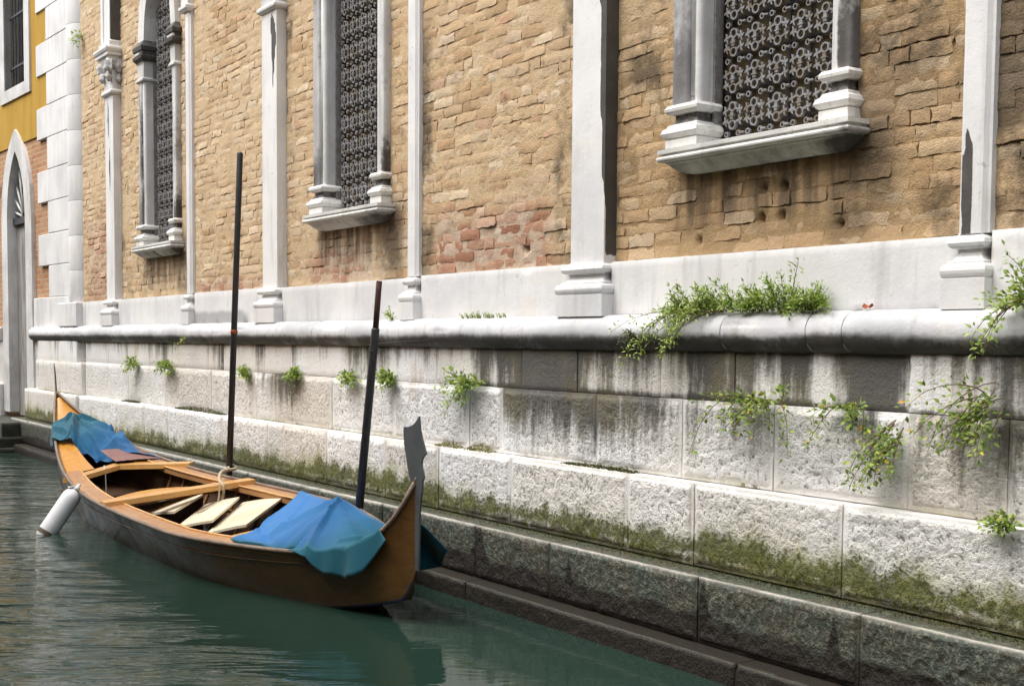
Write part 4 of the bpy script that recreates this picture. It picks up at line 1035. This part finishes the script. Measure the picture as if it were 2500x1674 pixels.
tarp('tarpaulin', lambda v: 1.95-.40*v*1.0 if v < 0 else 1.95-.42*v, lambda v: 3.40+.30*abs(v)**1.5, lambda x: .19*ss(2.95, 3.3, x)*(1-.35*ss(3.5, 3.66, x)), lambda x: .24*ss(3.15, 3.4, x),
     h_near, 'bright blue sheet peaked like a tent over the near end of the boat', lambda x, y, b, v: (ss(3.3, 2.2, x)*(1-.6*ss(.8, 1.0, abs(v))), max(ss(3.0, 3.4, x)*.9, ss(.88, 1.04, abs(v))*.9)),
     [((2.90, -.03), e_, h_, w_) for e_, h_, w_ in (((2.25, -.44), .038, .09), ((2.72, -.50), -.030, .10), ((3.12, -.40), .045, .05), ((3.42, .02), -.028, .10), ((3.0, .42), .024, .07))]
     + [((1.70, .26), (2.3, -.46), .022, .05), ((1.75, .22), (2.62, .02), .030, .06), ((2.95, -.47), (3.55, -.14), .045, .035), ((3.05, -.50), (3.6, -.05), -.04, .03), ((3.25, -.20), (3.5, .2), .035, .04), ((2.0, -.2), (2.9, -.45), -.028, .06), ((2.15, .1), (2.7, -.42), .022, .05), ((2.2, .38), (3.1, .30), -.03, .05)],
     lambda x: .20*ss(3.3, 3.5, x))
def h_far(x, y, b, g, v):
    lump = .06*max(0, 1-math.hypot((x+3.0)/.45, y/.35))+.10*max(0, 1-math.hypot((x+2.55)/.5, (y-.2)/.3))
    droop = -.16*ss(-2.75, -2.45, x)*ss(.30, .05, y)
    return g+.022+.035*(1-v*v)+lump+droop+.018*math.sin(9*y+6*x)*(1-abs(v))
tarp('tarpaulin', lambda v: -3.22+.10*(1-abs(v)), lambda v: -2.42-.50*max(0, -v)+.62*max(0, v), lambda x: .20*ss(-2.75, -3.1, x), lambda x: .10*ss(-3.0, -3.3, x),
     h_far, 'crumpled darker blue sheet bunched round the far end of the boat', lambda x, y, b, v: (.0, ss(-2.5, -2.95, x+.25*y)*.85),
     [((RNG.uniform(-3.4, -2.2), RNG.uniform(-.3, .5)), (RNG.uniform(-3.4, -2.0), RNG.uniform(-.35, .5)), RNG.choice((-.045, .05, .06)), RNG.uniform(.04, .08)) for _ in range(22)])

# fender, its line, ropes
def boat_pt(p): return BM @ Vector((p[0], p[1], p[2]+LIST*p[1]))
def heel(o):
    a = np.empty(len(o.data.vertices)*3, np.float32); o.data.vertices.foreach_get('co', a); a = a.reshape(-1, 3); a[:, 2] += LIST*a[:, 1]; o.data.vertices.foreach_set('co', a.ravel()); o.data.update()
for o in list(boat.children_recursive)+INB: heel(o)
ftop = boat_pt((-1.28, -.60, .36)); fa = Vector((-11.20, -1.82, .37)); fb_ = Vector((-11.22, -2.13, -.08))
ax_ = (fb_-fa); n = 14; pts = []; rad = []
for k in range(n+1):
    u = k/n; pts.append(fa+ax_*u); rad.append(.078*min(1, math.sqrt(max(0, 1-((.16-u)/.16)**2)) if u < .16 else math.sqrt(max(.0, 1-((u-.84)/.16)**2)) if u > .84 else 1)+.004)
fe = tag(empty('fender', tuple(fb_)), 'white sausage-shaped fender hanging from the boat side into the water', 'fender')
obj('fender_body', MB().tube(pts, rad, 18), M['rubber'], fe, True)
obj('fender_eye', MB().tube([fa-ax_*.10, fa-ax_*.03, fa+ax_*.01], [.014, .02, .03], 8), M['rubber'], fe, True)
k0 = int(n*.90); obj('waterline_grime', MB().tube(pts[k0-1:k0+1], [r*1.012 for r in rad[k0-1:k0+1]], 18, False), M['fender_dirt'], fe, True)
obj('fender_line', MB().tube([fa-ax_*.09, (fa+ftop)/2+Vector((0, -.02, .03)), ftop+Vector((0, 0, .05)), boat_pt((-1.30, -.44, .41)), boat_pt((-1.05, -.40, .40))], .006, 6), M['string'], fe, True)
def rope(pts, r, label, mat='rope', cat='rope', name='mooring_rope'):
    P = [Vector(p) for p in pts]; out = []
    for i in range(len(P)-1):
        p0, p1, p2, p3 = P[max(i-1, 0)], P[i], P[i+1], P[min(i+2, len(P)-1)]
        for k in range(6):
            t = k/6; out.append(.5*((2*p1)+(p2-p0)*t+(2*p0-5*p1+4*p2-p3)*t*t+(3*p1-p0-3*p2+p3)*t**3))
    out.append(P[-1]); return tag(obj(name, MB().tube(out, r, 7), M[mat], None, True), label, cat)
L_ = lambda *p: tuple(boat_pt(p))

# ------------------------------------------------------------------ mooring poles
pole = tag(empty('mooring_pole', (-10.9, -.545, 0)), 'tall thin black mooring pole with an orange band, standing behind the thwart', 'pole', 'mooring poles')
b0 = Vector((-10.94, -.545, -.4)); t0 = Vector((-10.557, -.545, 3.346))
obj('pole_shaft', MB().tube([b0, b0.lerp(t0, .5), t0-Vector((0, 0, .012)), t0], [.030, .028, .027, .020], 14), M['pole'], pole, True)
c0 = b0.lerp(t0, .575); obj('orange_band', MB().tube([c0, c0+Vector((.004, 0, .022)), c0+Vector((.004, 0, .03))], [.031, .032, .03], 12), M['dead_leaf'], pole, True)
pole2 = tag(empty('mooring_pole', (-8.4, -.53, 0)), 'shorter black mooring pole topped by a rusty pipe, standing behind the near blue sheet', 'pole', 'mooring poles')
b0 = Vector((-8.48, -.53, -.4)); t0 = Vector((-8.063, -.53, 1.79)); t1 = Vector((-8.008, -.53, 2.127))
obj('pole_shaft', MB().tube([b0, b0.lerp(t0, .5), t0-Vector((0, 0, .01)), t0], [.035, .032, .030, .024], 14), M['pole'], pole2, True)
obj('rusty_pipe', MB().tube([t0-Vector((.006, 0, .05)), t0.lerp(t1, .5), t1], [.022, .022, .0215], 12), M['rust'], pole2, True)
c1 = b0.lerp(t0, .915)
obj('wire_binding', MB().tube([c1+Vector((.034*math.cos(a*.9), .034*math.sin(a*.9), .003*a)) for a in range(0, 24)]+[c1+Vector((.10, .2, .09)), c1+Vector((.18, .42, .10))], .004, 5), M['dark_iron'], pole2, True)
rope([(-10.80, -.585, .52), (-10.86, -.52, .55), (-10.81, -.50, .52), L_(-.42, .52, .47), L_(-.20, .40, .44), L_(-.06, .36, .425), L_(.0, .36, .40), L_(-.02, .36, .30), L_(.05, .30, .24), L_(-.1, .34, .12)], .015, 'thick pale rope from the tall pole looped over the thwart')
rope([L_(-.16, .33, .415), L_(-.08, .32, .42), L_(.0, .32, .40), L_(.02, .30, .28), L_(.12, .2, .26), L_(.2, .05, .245)], .008, 'thin cord trailing from the thwart over the middle cream board')
rope([L_(-1.78, -.12, .49), L_(-1.72, -.13, .47), L_(-1.70, -.13, .30), L_(-1.69, -.12, .10)], .006, 'white string hanging from the bent fore beam', 'string', 'string', 'cord')

# ------------------------------------------------------------------ plants growing in the joints
def leafquad(P, d, nrm, L, w):
    """a folded pointed leaf of four triangles"""
    d = d.normalized(); s = d.cross(nrm); s = s.normalized() if s.length > 1e-6 else d.orthogonal().normalized(); u = s.cross(d)
    return [P, P+d*L*.45+s*w*.5+u*w*.15, P+d*L-u*L*.12, P+d*L*.45-s*w*.5+u*w*.15, P+d*L*.5]
def plant(name, root, label, stems, leaf=.03, mat='leaf', per=16, seed=0, group=None, spread=.6, cat='plant', wid=.5):
    """stems: list of (start offset, direction, length, droop)"""
    r = random.Random(seed); R0 = Vector(root); e = tag(empty(name, root), label, cat, group)
    ms, ml = MB(), MB()
    for (off, d, L, droop) in stems:
        p = R0+Vector(off); d = Vector(d).normalized(); pts = [p.copy()]; n = 9
        for k in range(n):
            d = (d+Vector((r.uniform(-.14, .14), r.uniform(-.10, .08), r.uniform(-.12, .12)-droop/n))).normalized()
            p = p+d*L/n
            if p.y > R0.y-.004: p.y = R0.y-.004
            pts.append(p.copy())
        ms.tube(pts, [.0035*(1-.7*k/n) for k in range(n+1)], 4, False)
        for k in range(per):
            q = (k+r.random())/per; i = min(int((.12+.88*q)*n), n-1); f = r.random(); b = pts[i].lerp(pts[i+1], f)
            for side in range(2):
                v = Vector((r.gauss(0, 1), r.gauss(-.45, .7), r.gauss(.25, .8))).normalized()
                dd = ((pts[i+1]-pts[i]).normalized()*.5+v).normalized(); b2 = b+v*r.random()*spread*leaf*2
                sz = leaf*r.uniform(.55, 1.25)
                ml.add(leafquad(b2, dd, Vector((r.gauss(0, .6), -.8, 1)).normalized(), sz, sz*wid), [(0, 1, 4), (1, 2, 4), (2, 3, 4), (3, 0, 4)])
    obj('stem', ms, M['stem'], e); obj('foliage', ml, M[mat], e)
    return e
def fan(r, n, L0, L1, dx=.8, dy=-.5, dz=.6, droop=.9, w=.06):
    return [((r.uniform(-w, w), r.uniform(-.01, 0), r.uniform(-.01, .01)), (r.uniform(-dx, dx), dy*r.uniform(.4, 1.2), dz*r.uniform(.1, 1.2)), r.uniform(L0, L1), droop*r.uniform(.5, 1.4)) for _ in range(n)]
R_ = random.Random(11)
YB = -.085
tufts = [(-14.86, 1.385, 8, .10, .20, 'small green tuft on the quay wall, leftmost in its row'), (-13.72, 1.40, 11, .12, .24, 'bushy green tuft on the quay wall, second from the left'),
         (-11.55, 1.39, 7, .08, .16, 'sparse green tuft just right of the tall black pole'), (-10.33, 1.39, 8, .09, .15, 'compact green tuft on the wall midway between the two poles'),
         (-9.30, 1.39, 6, .08, .14, 'little green tuft on the wall just left of the rusty-topped pole'), (-8.60, 1.40, 9, .09, .17, 'rounded green tuft on the wall just right of the rusty-topped pole')]
for k, (x, z, n, l0, l1, lab) in enumerate(tufts):
    plant('wall_tuft', (x, YB, z), lab, fan(R_, n, l0, l1, 1.0, -.5, .5, 1.5, .05), .034, 'leaf', 16, 20+k, 'tufts in the joint below the string course', wid=.7)
plant('wall_plant', (-7.46, YB, 1.40), 'medium green plant with a trailing shoot on the wall above the steel blade', fan(R_, 11, .10, .22, .8, -.5, .6, 1.3, .06)+[((-.06, -.01, -.02), (-.5, -.5, -.1), .26, 2.2), ((-.1, -.01, .0), (-1, -.3, .1), .22, .6), ((0, -.01, 0), (.1, -.5, -.3), .2, 2)], .032, 'leaf', 20, 31, wid=.6)
bush = []
for k in range(80):
    x = R_.uniform(-.50, .48); bush.append(((x, -.05*R_.random(), 0), (x*1.0+R_.uniform(-.5, .5), -.45*R_.random(), R_.uniform(.15, .8)), R_.uniform(.07, .21)*(1.15-.5*abs(x)), R_.uniform(.2, .9)))
for k in range(11): bush.append(((R_.uniform(-.5, -.1), -.06, 0), (-.9, -.55, R_.uniform(.0, .45)), R_.uniform(.28, .46), R_.uniform(1.1, 2.0)))
bush += [((-.42, -.08, .02), (-.7, -.6, .1), .52, 2.0), ((-.30, -.08, .0), (-.3, -.7, .0), .36, 2.4), ((.30, -.02, .0), (.5, -.2, .8), .32, .4)]
plant('ledge_bush', (-4.80, -.035, 1.868), 'large feathery green bush spreading over the rounded string course', bush, .026, 'leaf', 30, 41, wid=.40)
plant('hanging_plant', (-4.60, -.10, 1.40), 'broad green plant hanging below the string course, third joint from the right', fan(R_, 13, .20, .36, .9, -.5, .35, 2.0, .12)+[((-.12, -.01, .03), (-.8, -.4, .2), .5, 2.3), ((.1, -.01, .02), (.7, -.4, .0), .42, 1.8)], .029, 'leaf_y', 17, 51, wid=.6)
plant('hanging_plant', (-4.02, -.10, 1.395), 'thin yellowish plant hanging in the middle of the right-hand hammered block', fan(R_, 5, .12, .24, .9, -.4, .2, 2.2, .07)+[((-.1, -.01, .0), (-.6, -.3, -.3), .26, 1.8)], .030, 'leaf_y', 18, 52, wid=.65)
plant('hanging_plant', (-3.76, -.10, 1.33), 'long green plant trailing down the open vertical joint on the right', [((R_.uniform(-.04, .04), -.01, R_.uniform(-.1, .03)), (R_.uniform(-.7, .25), -.4, R_.uniform(-.5, .2)), R_.uniform(.16, .40), R_.uniform(1.2, 2.4)) for _ in range(14)], .028, 'leaf_y', 16, 53, wid=.6)
plant('hanging_plant', (-3.26, -.115, 1.50), 'large plant with yellow leaves trailing at the right edge of the wall', [((R_.uniform(-.06, .08), -.01, R_.uniform(-.12, .05)), (R_.uniform(-1.0, .2), -.45, R_.uniform(-.5, .3)), R_.uniform(.2, .46), R_.uniform(1.0, 2.2)) for _ in range(15)], .030, 'leaf_y', 15, 54, wid=.6)
plant('ledge_tuft', (-3.13, -.175, .94), 'small green tuft on the lower ledge at the right edge', fan(R_, 12, .05, .10, .9, -.6, .7, .8, .05), .026, 'leaf', 9, 55, wid=.6)
plant('ledge_bush', (-3.02, -.05, 1.868), 'green bush cut by the right edge of the view, growing over the string course', [((R_.uniform(-.08, .12), -.04, 0), (R_.uniform(-.8, .5), -.5*R_.random(), R_.uniform(.1, 1)), R_.uniform(.14, .30), R_.uniform(.3, 1.1)) for _ in range(24)]+[((-.05, -.08, .02), (-.6, -.7, .2), .34, 2.2) for _ in range(4)], .030, 'leaf', 16, 56, wid=.45)
plant('ledge_tuft', (-8.66, -.06, 1.862), 'tiny upright tuft on the string course beside the thin shaft base', fan(R_, 7, .05, .10, .5, -.2, 1, .3, .02), .024, 'leaf', 7, 57)
plant('ledge_tuft', (-7.35, -.06, 1.862), 'low line of weeds on the string course left of the broad pilaster base', [((R_.uniform(-.3, .3), -.01, 0), (R_.uniform(-.4, .4), -.2, .8), R_.uniform(.015, .04), .3) for _ in range(40)], .014, 'leaf', 4, 58)
plant('dry_tuft', (-5.62, -.15, 1.74), 'dull dry tuft clinging to the face of the string course left of the bush', fan(R_, 8, .05, .10, .5, -.4, .5, 2.5, .02), .020, 'leaf_d', 9, 59)
plant('brick_weed', (-17.28, -.012, 5.72), 'tiny green weed high on the brickwork beside the round corner shaft', fan(R_, 5, .08, .22, .3, -.4, .3, 2.2, .03), .05, 'leaf', 7, 60)
plant('course_weed', (-13.05, -.15, 1.69), 'thin weed hanging from the string course at the far end', fan(R_, 4, .10, .20, .4, -.3, .1, 2.2, .06), .028, 'leaf', 6, 61)
for k, (x, z, lab) in enumerate(((-4.32, 1.872, 'curled red-brown dead leaf lying right of the bush'), (-3.98, 1.872, 'tiny red-brown dead leaf lying near the thin shaft base'))):
    mb = MB(); P = np.zeros((5, 4, 3))
    for i in range(5):
        for j in range(4): P[i, j] = (x+(i-2)*.014*(1-.4*k), -.06-.01*j+.004*i, z+.012*math.sin(j*1.2)+.006*abs(i-2))
    mb.grid(P); tag(obj('dead_leaf', mb, M['dead_leaf'], None, True), lab, 'leaf')

# moss: cushions on the ledge and the fringe along the foot of the pale course
def moss_tufts(mb, P, s, r):
    for p in P:
        a = r.uniform(0, 6.28); h = s*r.uniform(.5, 1.4); w = s*.55
        b = [p+Vector((math.cos(a+q)*w, math.sin(a+q)*w*.6-.002, 0)) for q in (0, 2.1, 4.2)]; t = p+Vector((r.uniform(-.4, .4)*h, -.4*h, h*.9))
        mb.add(b+[t], [(0, 1, 3), (1, 2, 3), (2, 0, 3)])
for k, (x0, x1, hh, lab) in enumerate(((-15.35, -14.75, .020, 'thin strip of moss on the ledge, nearest the far pier'), (-13.45, -12.05, .045, 'long olive moss cushion on the ledge left of the tall pole'), (-7.86, -7.55, .035, 'yellow moss patch on the ledge just right of the steel blade'),
                                 (-7.45, -7.13, .05, 'plump yellow moss cushion on the ledge below the medium wall plant'), (-6.3, -5.6, .014, 'faint film of moss on the ledge under the black-streaked blocks'))):
    r = random.Random(70+k); mb = MB(); n = int((x1-x0)*900)
    pts = []
    for _ in range(n):
        u = r.random(); x = x0+(x1-x0)*u; prof = (4*u*(1-u))**.6; y = -.085-.07*r.random()
        pts.append(Vector((x, y, .934+hh*prof*r.random()*min(1, (abs(y+.165))/.05))))
    moss_tufts(mb, pts, .011, r)
    tag(obj('moss_cushion', mb, M['moss_y' if k in (2, 3) else 'moss'], None), lab, 'moss', 'moss cushions on the ledge')
r = random.Random(99); mb = MB(); pts = []
while len(pts) < 2200:
    x = -2.4-(r.random()**1.4)*14.6
    top = .60+.035*float(ss(-9, -4, x))+.09*(float(fbm(x*1.5, 0, 4, 61, 4))-.5)
    z = .478+abs(r.gauss(0, .5))*(top+.03-.478)
    if z > top+.1: continue
    pts.append(Vector((x, -.168-.004*r.random(), z)))
for _ in range(2500):
    x = -2.4-(r.random()**1.4)*14.6; pts.append(Vector((x, -.175-.09*r.random()**2, .474)))
moss_tufts(mb, pts, .009, r)
struct(obj('wall_moss', mb, M['moss'], None), 'stuff')

# ------------------------------------------------------------------ unseen house added across the narrow canal, behind the viewer, to cut sky light
opp = tag(empty('opposite_house', (-12, -10, 0)), 'plain reddish house across the canal, behind the viewer', 'building')
obj('wall', MB().box(-34, 14, -16, -10, -.5, 9.5), M['old_brick'], opp)
for k in range(11):
    for z in (1.6, 5.0):
        w_ = obj('window', MB().box(-32+k*4.2, -30.8+k*4.2, -10.02, -9.98, z, z+1.9), M['dark_glass'], opp)
        obj('sill', MB().box(-32.1+k*4.2, -30.7+k*4.2, -10.0, -9.86, z-.12, z-.002), M['white'], w_)
obj('eaves', MB().box(-34.3, 14.3, -10.35, -10.0, 9.3, 9.6), M['white'], opp)
